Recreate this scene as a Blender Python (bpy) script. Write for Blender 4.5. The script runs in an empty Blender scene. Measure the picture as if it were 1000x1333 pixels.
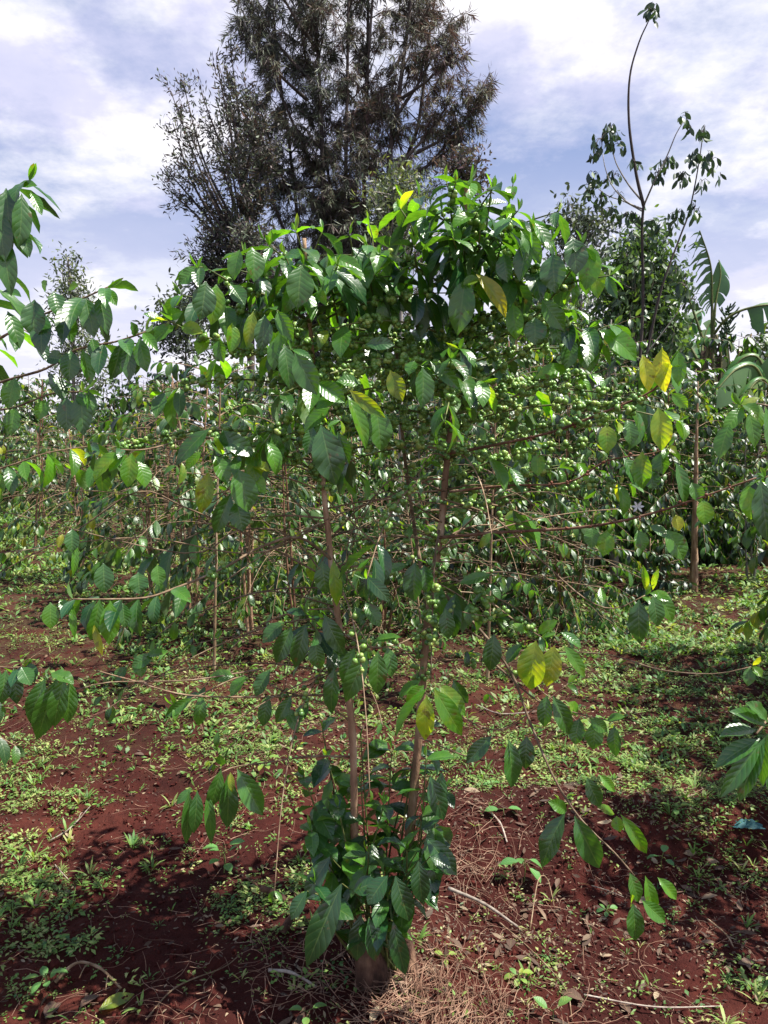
import bpy, math
import numpy as np
from math import radians, sin, cos, pi
rng = np.random.default_rng(7)
S = bpy.context.scene
COL = S.collection
# ------------------------------------------------------------------ camera
F = 1006.0; PITCH = radians(-6.0); CAMZ = 1.5
cam = bpy.data.objects.new("camera", bpy.data.cameras.new("camera")); COL.objects.link(cam)
cam.location = (0, 0, CAMZ); cam.rotation_euler = (pi/2 + PITCH, 0, 0)
cam.data.sensor_fit = 'VERTICAL'; cam.data.sensor_height = 24; cam.data.lens = 24*F/1333.0
cam.data.clip_end = 2000; cam.data.clip_start = 0.05
S.camera = cam
def P(px, py, Y):
    a = (px-500.0)/F; b = -(py-666.5)/F
    y = cos(PITCH) - b*sin(PITCH); z = sin(PITCH) + b*cos(PITCH)
    return np.array([a/y*Y, Y, CAMZ + z/y*Y])
# ------------------------------------------------------------------ noise
def vnoise(x, y, seed=0):
    xi = np.floor(x).astype(np.int64); yi = np.floor(y).astype(np.int64)
    fx = x-xi; fy = y-yi; fx = fx*fx*(3-2*fx); fy = fy*fy*(3-2*fy)
    def h(a, b):
        n = (a*374761393 + b*668265263 + seed*974634777) & 0x7fffffff
        n = ((n ^ (n >> 13))*1274126177) & 0x7fffffff
        return ((n ^ (n >> 16)) & 0xffff)/65535.0
    return (h(xi, yi)*(1-fx)+h(xi+1, yi)*fx)*(1-fy) + (h(xi, yi+1)*(1-fx)+h(xi+1, yi+1)*fx)*fy
def fbm(x, y, oct=4, seed=0):
    s = 0; a = 1; t = 0
    for i in range(oct):
        s = s + a*vnoise(x*2**i+17.3*i, y*2**i-9.1*i, seed+i); t += a; a *= .55
    return s/t
def sm(a, b, x):
    t = np.clip((x-a)/(b-a), 0, 1); return t*t*(3-2*t)
def gh(x, y):
    x = np.asarray(x, float); y = np.asarray(y, float)
    z = 0.10*(fbm(x*.45+3, y*.45, 3, 5)-.5)*sm(2.2, 5, y)
    near = 1-sm(7, 14, y)
    z = z + near*0.055*(fbm(x*2.1, y*2.1, 3, 11)-.5)
    z = z + near*0.05*(fbm(x*9, y*9, 3, 21)-.5)
    # hoed hollow on the right of the main tree, with a lip behind it
    w = sm(-.15, .35, x)*(1-sm(2.55, 2.85, y+.12*np.sin(x*3)))
    z = z - .10*w
    z = z + .04*np.exp(-((y-2.95)/.16)**2)*sm(-.1, .3, x)
    z = z + .05*np.exp(-(((x-.05)/.28)**2+((y-2.02)/.2)**2))
    return z
def G(px, py):
    Y = 3.0
    for i in range(40):
        p = P(px, py, Y)
        d = P(px, py, 1.0)[2]-CAMZ
        z = float(gh(p[0], Y)); Yn = (z-CAMZ)/d
        Y = .5*Y+.5*Yn
    p = P(px, py, Y); return np.array([p[0], Y, float(gh(p[0], Y))])
# ------------------------------------------------------------------ mesh builder
class MB:
    def __init__(s): s.v = []; s.q = []; s.t = []; s.uv = []; s.c = []; s.n = 0
    def add(s, v, q=None, t=None, uv=None, c=None):
        v = np.asarray(v, float).reshape(-1, 3)
        s.v.append(v)
        if q is not None and len(q): s.q.append(np.asarray(q, np.int64).reshape(-1, 4)+s.n)
        if t is not None and len(t): s.t.append(np.asarray(t, np.int64).reshape(-1, 3)+s.n)
        s.uv.append(np.zeros((len(v), 3)) if uv is None else uv)
        s.c.append(np.tile(np.array([.3, .5, .5]), (len(v), 1)) if c is None else c)
        s.n += len(v)
    def build(s, name, mat, parent=None, origin=(0, 0, 0), smooth=True):
        if not s.v: return None
        v = np.concatenate(s.v)-np.asarray(origin, float)
        q = np.concatenate(s.q) if s.q else np.zeros((0, 4), np.int64)
        t = np.concatenate(s.t) if s.t else np.zeros((0, 3), np.int64)
        me = bpy.data.meshes.new(name)
        me.vertices.add(len(v)); me.vertices.foreach_set("co", v.astype(np.float32).ravel())
        loops = np.concatenate([q.ravel(), t.ravel()])
        me.loops.add(len(loops)); me.loops.foreach_set("vertex_index", loops.astype(np.int32))
        st = np.concatenate([np.arange(len(q))*4, len(q)*4+np.arange(len(t))*3])
        me.polygons.add(len(st)); me.polygons.foreach_set("loop_start", st.astype(np.int32))
        me.update(calc_edges=True)
        me.polygons.foreach_set("use_smooth", np.full(len(st), smooth))
        a = me.attributes.new("luv", 'FLOAT_VECTOR', 'POINT'); a.data.foreach_set("vector", np.concatenate(s.uv).astype(np.float32).ravel())
        a = me.attributes.new("tint", 'FLOAT_VECTOR', 'POINT'); a.data.foreach_set("vector", np.concatenate(s.c).astype(np.float32).ravel())
        me.materials.append(mat)
        o = bpy.data.objects.new(name, me); COL.objects.link(o)
        if parent is not None: o.parent = parent
        else: o.location = origin
        return o
def unit(a):
    return a/np.maximum(np.linalg.norm(a, axis=-1, keepdims=True), 1e-9)
UP = np.array([0, 0, 1.0])
def smooth_path(pts, step=.04):
    pts = [np.asarray(p, float) for p in pts]
    if len(pts) < 3:
        n = max(2, int(np.linalg.norm(pts[1]-pts[0])/step)+1)
        return np.array([pts[0]+(pts[1]-pts[0])*t for t in np.linspace(0, 1, n)])
    q = [2*pts[0]-pts[1]]+pts+[2*pts[-1]-pts[-2]]; out = []
    for i in range(1, len(q)-2):
        a, b, c, d = q[i-1:i+3]; n = max(2, int(np.linalg.norm(c-b)/step)+1)
        for t in np.linspace(0, 1, n, endpoint=False):
            out.append(.5*((2*b)+(c-a)*t+(2*a-5*b+4*c-d)*t*t+(3*b-a-3*c+d)*t**3))
    out.append(pts[-1]); return np.array(out)
def tube(mb, pts, r0, r1, n=6, cap=False, lump=0, power=1.0, tint=None):
    pts = np.asarray(pts, float); K = len(pts)
    T = unit(np.gradient(pts, axis=0)); ref = np.array([.31, .12, .94]) if abs(T[K//2][2]) < .8 else np.array([.95, .2, .1])
    A = unit(np.cross(T, ref)); B = np.cross(T, A)
    t = np.linspace(0, 1, K)**power; r = r0+(r1-r0)*t
    if lump: r = r*(1+lump*(rng.random(K)-.5)*2)
    an = np.arange(n)*2*pi/n
    v = pts[:, None]+r[:, None, None]*(np.cos(an)[None, :, None]*A[:, None]+np.sin(an)[None, :, None]*B[:, None])
    if lump: v += rng.normal(0, 1, v.shape)*r[:, None, None]*lump*.25
    i = np.arange(K-1)[:, None]*n; j = np.arange(n)[None]; j2 = (j+1) % n
    q = np.stack([i+j, i+j2, i+n+j2, i+n+j], -1).reshape(-1, 4)
    v = v.reshape(-1, 3); tt = None
    if cap:
        v = np.vstack([v, pts[0], pts[-1]]); k = K*n
        tt = [[k, (a+1) % n, a] for a in range(n)]+[[k+1, k-n+a, k-n+(a+1) % n] for a in range(n)]
    uv = np.zeros((len(v), 3)); uv[:K*n, 0] = np.repeat(np.linspace(0, 1, K), n)
    c = np.tile(np.array(tint if tint is not None else [.3, .5, rng.random()]), (len(v), 1))
    mb.add(v, q, tt, uv, c)
# ------------------------------------------------------------------ leaves
def leaves(mb, B, D, N, L, W, tint, curl=.5, fold=.25, wave=.0, nu=4, nv=2, pet=.06, tip=.9):
    B = np.atleast_2d(B).astype(float); n = len(B)
    if n == 0: return
    D = unit(np.broadcast_to(D, (n, 3)).astype(float)); N = np.broadcast_to(N, (n, 3)).astype(float)
    N = unit(N-(N*D).sum(1, keepdims=True)*D); Sd = np.cross(D, N)
    f = lambda a: np.broadcast_to(np.asarray(a, float), (n,))
    L, W, curl, fold, wave = f(L), f(W), f(curl), f(fold), f(wave)
    tint = np.broadcast_to(np.asarray(tint, float), (n, 3))
    u = np.linspace(0, 1, nu+1); v = np.linspace(-1, 1, nv+1)
    th = curl[:, None]*((u[:-1]+u[1:])/2)[None]**1.1
    seg = (np.cos(th)[..., None]*D[:, None]-np.sin(th)[..., None]*N[:, None])*(L/nu)[:, None, None]
    mid = np.concatenate([np.zeros((n, 1, 3)), np.cumsum(seg, 1)], 1)+B[:, None]
    thn = curl[:, None]*u[None]
    nn = np.sin(thn)[..., None]*D[:, None]+np.cos(thn)[..., None]*N[:, None]
    uu = np.clip((u-pet)/(1-pet), 0, 1)
    w = np.sin(pi*uu**.95)**.66*(1-.42*sm(.70, 1, u)*tip); w = np.maximum(w, .03); w[-1] = .012
    ph = rng.random(n)*6.28; ph2 = rng.random(n)*6.28
    av = np.abs(v)
    wob = wave[:, None, None]*(np.sin(u[None, :, None]*19+ph[:, None, None]+1.3*np.sign(v)[None, None])*av**2+.5*np.sin(u[None, :, None]*8+ph2[:, None, None])*v)
    off = (W/2)[:, None, None]*w[None, :, None]
    lat = off*v*np.cos(fold)[:, None, None]
    ver = off*av*np.sin(fold)[:, None, None] + W[:, None, None]*wob*w[None, :, None]
    V = mid[:, :, None]+lat[..., None]*Sd[:, None, None]+ver[..., None]*nn[:, :, None]
    R = (nu+1)*(nv+1)
    i = np.arange(nu)[:, None]*(nv+1); j = np.arange(nv)[None]
    q = np.stack([i+j, i+j+1, i+nv+2+j, i+nv+1+j], -1).reshape(-1, 4)
    Q = (q[None]+(np.arange(n)*R)[:, None, None]).reshape(-1, 4)
    uv = np.zeros((n, nu+1, nv+1, 3)); uv[..., 0] = u[None, :, None]; uv[..., 1] = v[None, None]; uv[..., 2] = rng.random(n)[:, None, None]
    c = np.broadcast_to(tint[:, None], (n, R, 3)).reshape(-1, 3)
    mb.add(V.reshape(-1, 3), Q, None, uv.reshape(-1, 3), c)
def ico(level):
    import bmesh
    bm = bmesh.new(); bmesh.ops.create_icosphere(bm, subdivisions=level, radius=1)
    v = np.array([x.co[:] for x in bm.verts]); t = np.array([[a.index for a in f.verts] for f in bm.faces]); bm.free(); return v, t
ICO = {1: ico(1), 2: ico(2)}
def balls(mb, C, r, tint, lvl=2, stretch=1.15):
    C = np.atleast_2d(C); n = len(C)
    if n == 0: return
    v, t = ICO[lvl]; r = np.broadcast_to(r, (n,))
    ax = unit(rng.normal(0, 1, (n, 3)))
    V = v[None]*r[:, None, None]; V = V+ax[:, None]*((V*ax[:, None]).sum(2, keepdims=True))*(stretch-1)
    V = V+C[:, None]
    T = (t[None]+(np.arange(n)*len(v))[:, None, None]).reshape(-1, 3)
    mb.add(V.reshape(-1, 3), None, T, None, np.broadcast_to(np.atleast_2d(tint)[:, None], (n, len(v), 3)).reshape(-1, 3))
# ------------------------------------------------------------------ object helpers
def tag(o, label=None, cat=None, group=None, kind=None):
    if label: o['label'] = label
    if cat: o['category'] = cat
    if group: o['group'] = group
    if kind: o['kind'] = kind
    return o
def empty(name, loc, label, cat, group=None, rz=0):
    o = bpy.data.objects.new(name, None); COL.objects.link(o); o.location = tuple(loc); o.rotation_euler = (0, 0, rz)
    o.empty_display_size = .1
    return tag(o, label, cat, group)
def copy_tree(o, parent=None):
    c = o.copy(); COL.objects.link(c)
    if parent is not None: c.parent = parent
    for ch in list(KIDS.get(o.name, [])): copy_tree(ch, c)
    return c
KIDS = {}
def index_children():
    KIDS.clear()
    for o in bpy.data.objects:
        if o.parent: KIDS.setdefault(o.parent.name, []).append(o)
# ------------------------------------------------------------------ materials
class NT:
    def __init__(s, name):
        s.m = bpy.data.materials.new(name); s.m.use_nodes = True; s.t = s.m.node_tree; s.t.nodes.clear()
        s.out = s.n('OutputMaterial')
    def n(s, typ, **kw):
        nd = s.t.nodes.new('ShaderNode'+typ)
        for k, v in kw.items(): setattr(nd, k, v)
        return nd
    def L(s, a, b): s.t.links.new(a, b)
    def set(s, sock, val):
        if hasattr(val, 'links') or isinstance(val, bpy.types.NodeSocket): s.L(val, sock)
        else: sock.default_value = val
    def math(s, op, a, b=None, c=None, clamp=False):
        nd = s.n('Math', operation=op, use_clamp=clamp); s.set(nd.inputs[0], a)
        if b is not None: s.set(nd.inputs[1], b)
        if c is not None: s.set(nd.inputs[2], c)
        return nd.outputs[0]
    def mix(s, f, a, b, mode='MIX'):
        nd = s.n('Mix', data_type='RGBA', blend_type=mode)
        s.set(nd.inputs[0], f); s.set(nd.inputs[6], a); s.set(nd.inputs[7], b); return nd.outputs[2]
    def noise(s, scale, detail=3, vec=None, rough=.55):
        nd = s.n('TexNoise'); nd.inputs['Scale'].default_value = scale; nd.inputs['Detail'].default_value = detail
        nd.inputs['Roughness'].default_value = rough
        if vec is not None: s.L(vec, nd.inputs['Vector'])
        return nd.outputs[0]
    def ramp(s, f, stops):
        nd = s.n('ValToRGB'); s.L(f, nd.inputs[0]); e = nd.color_ramp.elements
        while len(e) < len(stops): e.new(.5)
        for i, (p, c) in enumerate(stops): e[i].position = p; e[i].color = c if len(c) == 4 else (*c, 1)
        return nd.outputs[0]
    def mrange(s, v, a, b, c, d):
        nd = s.n('MapRange'); s.set(nd.inputs[0], v)
        for i, x in enumerate((a, b, c, d)): nd.inputs[1+i].default_value = x
        return nd.outputs[0]
    def attr(s, name):
        nd = s.n('Attribute', attribute_name=name); return nd.outputs['Vector']
    def sep(s, v):
        nd = s.n('SeparateXYZ'); s.L(v, nd.inputs[0]); return nd.outputs
    def coord(s, which='Object'): return s.n('TexCoord').outputs[which]
def C4(c): return (c[0], c[1], c[2], 1)
def leaf_mat(name, dark, mid, yel, rough=.33, trans=.3, veins=True, trcol=(1.0, 1.0, .35), blot=True, spec=.5, trgain=2.3):
    t = NT(name); tint = t.sep(t.attr('tint')); uv = t.sep(t.attr('luv'))
    nzf = t.math('SUBTRACT', t.noise(30, 4, t.coord()), .5); f = t.math('ADD', tint[0], t.math('MULTIPLY', nzf, t.math('ADD', t.math('MULTIPLY', tint[0], .9), .15)))
    col = t.ramp(f, [(0, dark), (.5, mid), (1, yel)])
    val = t.mrange(tint[1], 0, 1, .7, 1.35)
    m = t.n('VectorMath', operation='SCALE'); t.L(col, m.inputs[0]); t.L(val, m.inputs['Scale']); col = m.outputs[0]
    bump = None
    if veins:
        av = t.math('ABSOLUTE', uv[1])
        ph = t.math('FRACT', t.math('SUBTRACT', t.math('MULTIPLY', uv[0], 8.0), t.math('MULTIPLY', av, 1.5)))
        tri = t.math('ABSOLUTE', t.math('SUBTRACT', ph, .5))           # .5 at the vein
        vein = t.mrange(tri, .40, .5, 0, 1)
        rib = t.mrange(av, .0, .09, 1, 0)
        vv = t.math('MAXIMUM', t.math('MULTIPLY', vein, .45), rib)
        lite = t.mix(.5, col, (.30, .42, .12, 1))
        col = t.mix(t.math('MULTIPLY', vv, .38), col, lite)
        if blot:
            nz = t.noise(38, 3, t.coord())
            sp = t.mrange(t.math('ADD', nz, t.math('MULTIPLY', t.math('MULTIPLY', tint[0], tint[0]), .07)), .66, .72, 0, .7)
            col = t.mix(sp, col, (.11, .07, .02, 1))
        hgt = t.math('ADD', t.math('MULTIPLY', t.math('POWER', t.math('MULTIPLY', tri, 2.0), 2.0), -1.0), t.math('MULTIPLY', rib, -1.2))
        hgt = t.math('ADD', hgt, t.math('MULTIPLY', t.noise(120, 2, t.coord()), .5))
        b = t.n('Bump'); b.inputs['Strength'].default_value = .30; b.inputs['Distance'].default_value = .0012; t.L(hgt, b.inputs['Height']); bump = b.outputs[0]
    geo = t.n('NewGeometry')
    back = t.mix(.45, col, (.13, .2, .08, 1))
    colf = t.mix(geo.outputs['Backfacing'], col, back)
    p = t.n('BsdfPrincipled'); t.L(colf, p.inputs['Base Color'])
    rr = t.mix(geo.outputs['Backfacing'], (rough,)*3+(1,), (.6, .6, .6, 1)); t.L(rr, p.inputs['Roughness'])
    p.inputs['Specular IOR Level'].default_value = spec
    tr = t.n('BsdfTranslucent')
    m2 = t.mix(1.0, col, (trcol[0]*trgain, trcol[1]*trgain, trcol[2]*trgain, 1), 'MULTIPLY'); t.L(m2, tr.inputs['Color'])
    if bump is not None: t.L(bump, p.inputs['Normal']); t.L(bump, tr.inputs['Normal'])
    ms = t.n('MixShader'); t.L(t.mrange(f, .08, .55, trans*.38, trans*1.25), ms.inputs[0]); t.L(p.outputs[0], ms.inputs[1]); t.L(tr.outputs[0], ms.inputs[2])
    t.L(ms.outputs[0], t.out.inputs[0]); return t.m
def plain_mat(name, stops, scale=20, rough=.8, bump=.4, dist=.004, stretch=(1, 1, 1), spec=.3, bscale=None):
    t = NT(name); mp = t.n('Mapping'); t.L(t.coord(), mp.inputs[0]); mp.inputs['Scale'].default_value = stretch
    nz = t.noise(scale, 5, mp.outputs[0]); col = t.ramp(nz, stops)
    tint = t.sep(t.attr('tint')); m = t.n('VectorMath', operation='SCALE'); t.L(col, m.inputs[0]); t.L(t.mrange(tint[2], 0, 1, .7, 1.3), m.inputs['Scale'])
    p = t.n('BsdfPrincipled'); t.L(m.outputs[0], p.inputs['Base Color']); p.inputs['Roughness'].default_value = rough; p.inputs['Specular IOR Level'].default_value = spec
    b = t.n('Bump'); b.inputs['Strength'].default_value = bump; b.inputs['Distance'].default_value = dist
    t.L(t.noise(bscale or scale*2.5, 4, mp.outputs[0]), b.inputs['Height']); t.L(b.outputs[0], p.inputs['Normal'])
    t.L(p.outputs[0], t.out.inputs[0]); return t.m
M = {}
M['leaf'] = leaf_mat('coffee_leaf', (.011, .054, .015), (.080, .22, .016), (.36, .34, .03), .31, .42, spec=.9, trgain=2.9, trcol=(1.15, 1, .25))
M['leafbg'] = leaf_mat('coffee_leaf_far', (.008, .030, .010), (.05, .135, .012), (.30, .30, .03), .40, .32, blot=False, trgain=2.4, spec=.8)  # darker than the near leaf: shade inside the rows put into the colour
M['weed'] = leaf_mat('weed_leaf', (.03, .10, .018), (.12, .23, .04), (.33, .36, .13), .55, .25, veins=False)
M['bean'] = leaf_mat('seedling_leaf', (.035, .12, .035), (.10, .24, .06), (.30, .34, .05), .45, .3)
M['cas'] = leaf_mat('hazed_needle_foliage', (.036, .033, .046), (.068, .060, .050), (.13, .078, .075), .6, .2, veins=False, trcol=(1, .95, .7), trgain=1.3)  # brown needles, with the purple-grey veil of haze put into the colour
M['greyleaf'] = leaf_mat('grey_green_leaf', (.05, .065, .055), (.10, .13, .085), (.22, .26, .13), .5, .25, veins=False, trgain=1.5)
M['treeleaf'] = leaf_mat('tree_leaf', (.022, .045, .03), (.05, .10, .035), (.14, .22, .05), .45, .25, veins=False)
M['banana'] = leaf_mat('banana_leaf', (.03, .10, .045), (.08, .20, .05), (.30, .34, .08), .35, .3, veins=False)
M['dry'] = leaf_mat('dry_leaf', (.05, .024, .017), (.13, .075, .048), (.32, .25, .16), .75, .1, veins=True, trcol=(1, .8, .5), trgain=1.2, blot=False)
M['berry'] = None
def berry_mat():
    t = NT('coffee_berry'); tint = t.sep(t.attr('tint'))
    col = t.ramp(tint[0], [(0, (.06, .15, .03)), (.5, (.16, .29, .055)), (1, (.38, .47, .12))])
    p = t.n('BsdfPrincipled'); t.L(col, p.inputs['Base Color']); p.inputs['Roughness'].default_value = .32
    p.inputs['Subsurface Weight'].default_value = 0
    t.L(p.outputs[0], t.out.inputs[0]); return t.m
M['berry'] = berry_mat()
M['bark'] = plain_mat('coffee_bark', [(.25, (.08, .05, .028)), (.5, (.21, .14, .08)), (.75, (.38, .29, .19))], 30, .8, .7, .006, (1, 1, .35))
M['redbark'] = plain_mat('red_brown_bark', [(.3, (.08, .036, .020)), (.55, (.19, .10, .058)), (.8, (.34, .24, .17))], 34, .75, .7, .005, (1, 1, .4))
M['twig'] = plain_mat('twig_bark', [(.3, (.10, .065, .038)), (.55, (.22, .15, .09)), (.8, (.42, .34, .24))], 40, .75, .3, .002)
M['greentwig'] = plain_mat('green_twig', [(.3, (.05, .08, .02)), (.55, (.12, .14, .04)), (.8, (.22, .17, .08))], 40, .6, .2, .001)
M['tanbark'] = plain_mat('tan_brown_bark', [(.3, (.15, .085, .050)), (.52, (.31, .19, .115)), (.72, (.50, .38, .27))], 26, .85, 1.0, .008, (1, 1, .3))
M['stump'] = plain_mat('weathered_stump', [(.35, (.035, .018, .012)), (.5, (.12, .062, .04)), (.7, (.27, .16, .10))], 22, .9, 1.0, .015, (1, 1, .5))
M['straw'] = plain_mat('dry_straw', [(.3, (.13, .062, .04)), (.55, (.30, .18, .12)), (.8, (.50, .38, .27))], 9, .8, .1, .001)
M['stick'] = plain_mat('weathered_stick', [(.3, (.14, .10, .08)), (.55, (.32, .27, .22)), (.8, (.5, .45, .38))], 40, .8, .5, .003)
M['darkbark'] = plain_mat('tree_bark', [(.3, (.03, .024, .022)), (.55, (.065, .052, .045)), (.8, (.14, .12, .10))], 3, .9, .7, .02, (1, 1, .3))
M['greybark'] = plain_mat('grey_bark', [(.3, (.13, .12, .10)), (.55, (.25, .23, .20)), (.8, (.45, .44, .40))], 12, .85, .6, .008, (1, 1, .4))
def soil_mat():
    t = NT('red_soil'); c = t.coord()
    a = t.noise(1.3, 5, c); b = t.noise(16, 6, c, .7); d = t.noise(90, 4, c, .7)
    col = t.ramp(a, [(.3, (.026, .006, .005)), (.52, (.060, .0125, .009)), (.72, (.115, .032, .021))])
    col = t.mix(t.mrange(b, .35, .75, 0, .75), col, (.022, .006, .005, 1))
    col = t.mix(t.mrange(d, .62, .72, 0, .5), col, (.19, .10, .07, 1))
    far = t.sep(t.n('NewGeometry').outputs['Position'])[1]
    # old leaf litter and ground cover takes over away from the trodden strip
    lit = t.noise(7, 5, c, .75)
    litter = t.ramp(t.noise(60, 4, c, .8), [(.35, (.028, .013, .009)), (.5, (.065, .036, .022)), (.62, (.06, .08, .025)), (.75, (.17, .13, .08))])
    fac = t.math('MULTIPLY', t.mrange(far, 2.8, 6.0, 0, 1), t.mrange(lit, .40, .60, 0, 1))
    fac = t.math('MAXIMUM', fac, t.mrange(far, 11, 22, 0, .85))
    col = t.mix(fac, col, litter)
    p = t.n('BsdfPrincipled'); t.L(col, p.inputs['Base Color']); p.inputs['Roughness'].default_value = .95; p.inputs['Specular IOR Level'].default_value = .15
    h = t.math('ADD', t.math('MULTIPLY', b, 1.0), t.math('MULTIPLY', d, .35))
    bp = t.n('Bump'); bp.inputs['Strength'].default_value = .9; bp.inputs['Distance'].default_value = .03; t.L(h, bp.inputs['Height']); t.L(bp.outputs[0], p.inputs['Normal'])
    t.L(p.outputs[0], t.out.inputs[0]); return t.m
M['soil'] = soil_mat()
M['clod'] = plain_mat('soil_clod', [(.3, (.03, .008, .006)), (.55, (.065, .015, .012)), (.8, (.11, .028, .02))], 30, .95, .8, .006, spec=.1)
def flat_mat(name, c, rough=.7):
    t = NT(name); p = t.n('BsdfPrincipled'); nz = t.noise(60, 3, t.coord())
    t.L(t.mix(t.mrange(nz, .3, .7, 0, 1), C4(c), C4([x*.6 for x in c])), p.inputs['Base Color']); p.inputs['Roughness'].default_value = rough
    t.L(p.outputs[0], t.out.inputs[0]); return t.m
M['petal'] = flat_mat('white_petal', (.8, .8, .76)); M['cloth'] = flat_mat('teal_cloth', (.02, .11, .12))
M['rednode'] = flat_mat('red_brown_node', (.22, .07, .035))
# ------------------------------------------------------------------ light and sky
SUN_EL, SUN_AZ = radians(63), radians(98)      # azimuth from +Y towards -X
sd = np.array([sin(SUN_AZ)*cos(SUN_EL), cos(SUN_AZ)*cos(SUN_EL), sin(SUN_EL)])
sl = bpy.data.lights.new("sun", 'SUN'); sl.energy = 5.0; sl.angle = radians(.5); sl.color = (1, .95, .87)
so = bpy.data.objects.new("sun", sl); COL.objects.link(so); so.location = (-3, 6, 12)
from mathutils import Vector
so.rotation_euler = Vector(sd).to_track_quat('Z', 'Y').to_euler()
W = bpy.data.worlds.new("World"); S.world = W; W.use_nodes = True
nt = W.node_tree; nt.nodes.clear()
wt = NT.__new__(NT); wt.t = nt
sky = wt.n('TexSky', sky_type='NISHITA', sun_disc=False, sun_elevation=SUN_EL, sun_rotation=SUN_AZ)
sky.air_density = 1.2; sky.dust_density = 1.5
gen = wt.coord('Generated'); g = wt.sep(gen)
zz = wt.math('ADD', wt.math('MAXIMUM', g[2], 0.0), .22)
cmb = wt.n('CombineXYZ'); wt.L(wt.math('DIVIDE', g[0], zz), cmb.inputs[0]); wt.L(wt.math('DIVIDE', g[1], zz), cmb.inputs[1]); cmb.inputs[2].default_value = 3.7
n1 = wt.noise(1.25, 9, cmb.outputs[0], .62); n2 = wt.noise(2.6, 8, cmb.outputs[0], .58)
cover = wt.mrange(wt.math('SUBTRACT', n1, wt.math('MULTIPLY', wt.math('MAXIMUM', wt.math('SUBTRACT', g[2], .32), 0.0), .42)), .37, .53, .0, 1)
cl = wt.ramp(n2, [(.32, (.34, .35, .47)), (.46, (.39, .39, .50)), (.56, (.56, .55, .58))])
hor = wt.mrange(g[2], .0, .30, 1, 0)
cl = wt.mix(wt.math('MULTIPLY', hor, .55), cl, (.50, .50, .56, 1))
skyc = wt.n('VectorMath', operation='SCALE'); wt.L(sky.outputs[0], skyc.inputs[0]); skyc.inputs['Scale'].default_value = .06
SKYTINT = wt.mix(.6, skyc.outputs[0], (.20, .24, .42, 1))
cover = wt.math('MAXIMUM', cover, wt.mrange(g[2], .10, .32, 1, 0), clamp=True)
bg1 = wt.n('Background'); wt.L(wt.mix(cover, SKYTINT, cl), bg1.inputs[0]); bg1.inputs[1].default_value = 1.0
wo = wt.n('OutputWorld'); wt.L(bg1.outputs[0], wo.inputs[0])
S.view_settings.view_transform = 'Standard'; S.view_settings.look = 'None'; S.view_settings.exposure = 1.05; S.view_settings.gamma = 1

# ------------------------------------------------------------------ ground sheet
def lines(a, b, step, far, grow=1.12, back=None):
    xs = list(np.arange(a, b+1e-6, step)); s = step; x = b
    while x < far: s *= grow; x += s; xs.append(x)
    if back is not None:
        s = step; x = a
        while x > back: s *= grow; x -= s; xs.insert(0, x)
    return np.array(xs)
gx = lines(-2.6, 2.6, .022, 160, 1.1, -160); gy = lines(1.0, 5.6, .022, 260, 1.06, -30)
X, Yg = np.meshgrid(gx, gy)
Z = gh(X, Yg)
nm = (1-sm(4.5, 6, Yg))
Z = Z + nm*(.020*(fbm(X*22, Yg*22, 3, 31)-.5)+.012*np.abs(fbm(X*48, Yg*48, 2, 41)-.5))
nx, ny = len(gx), len(gy)
i = np.arange(ny-1)[:, None]*nx; j = np.arange(nx-1)[None]
gm = MB(); gm.add(np.stack([X, Yg, Z], -1).reshape(-1, 3), np.stack([i+j, i+j+1, i+nx+j+1, i+nx+j], -1).reshape(-1, 4))
tag(gm.build('ground', M['soil']), kind='structure')

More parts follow.
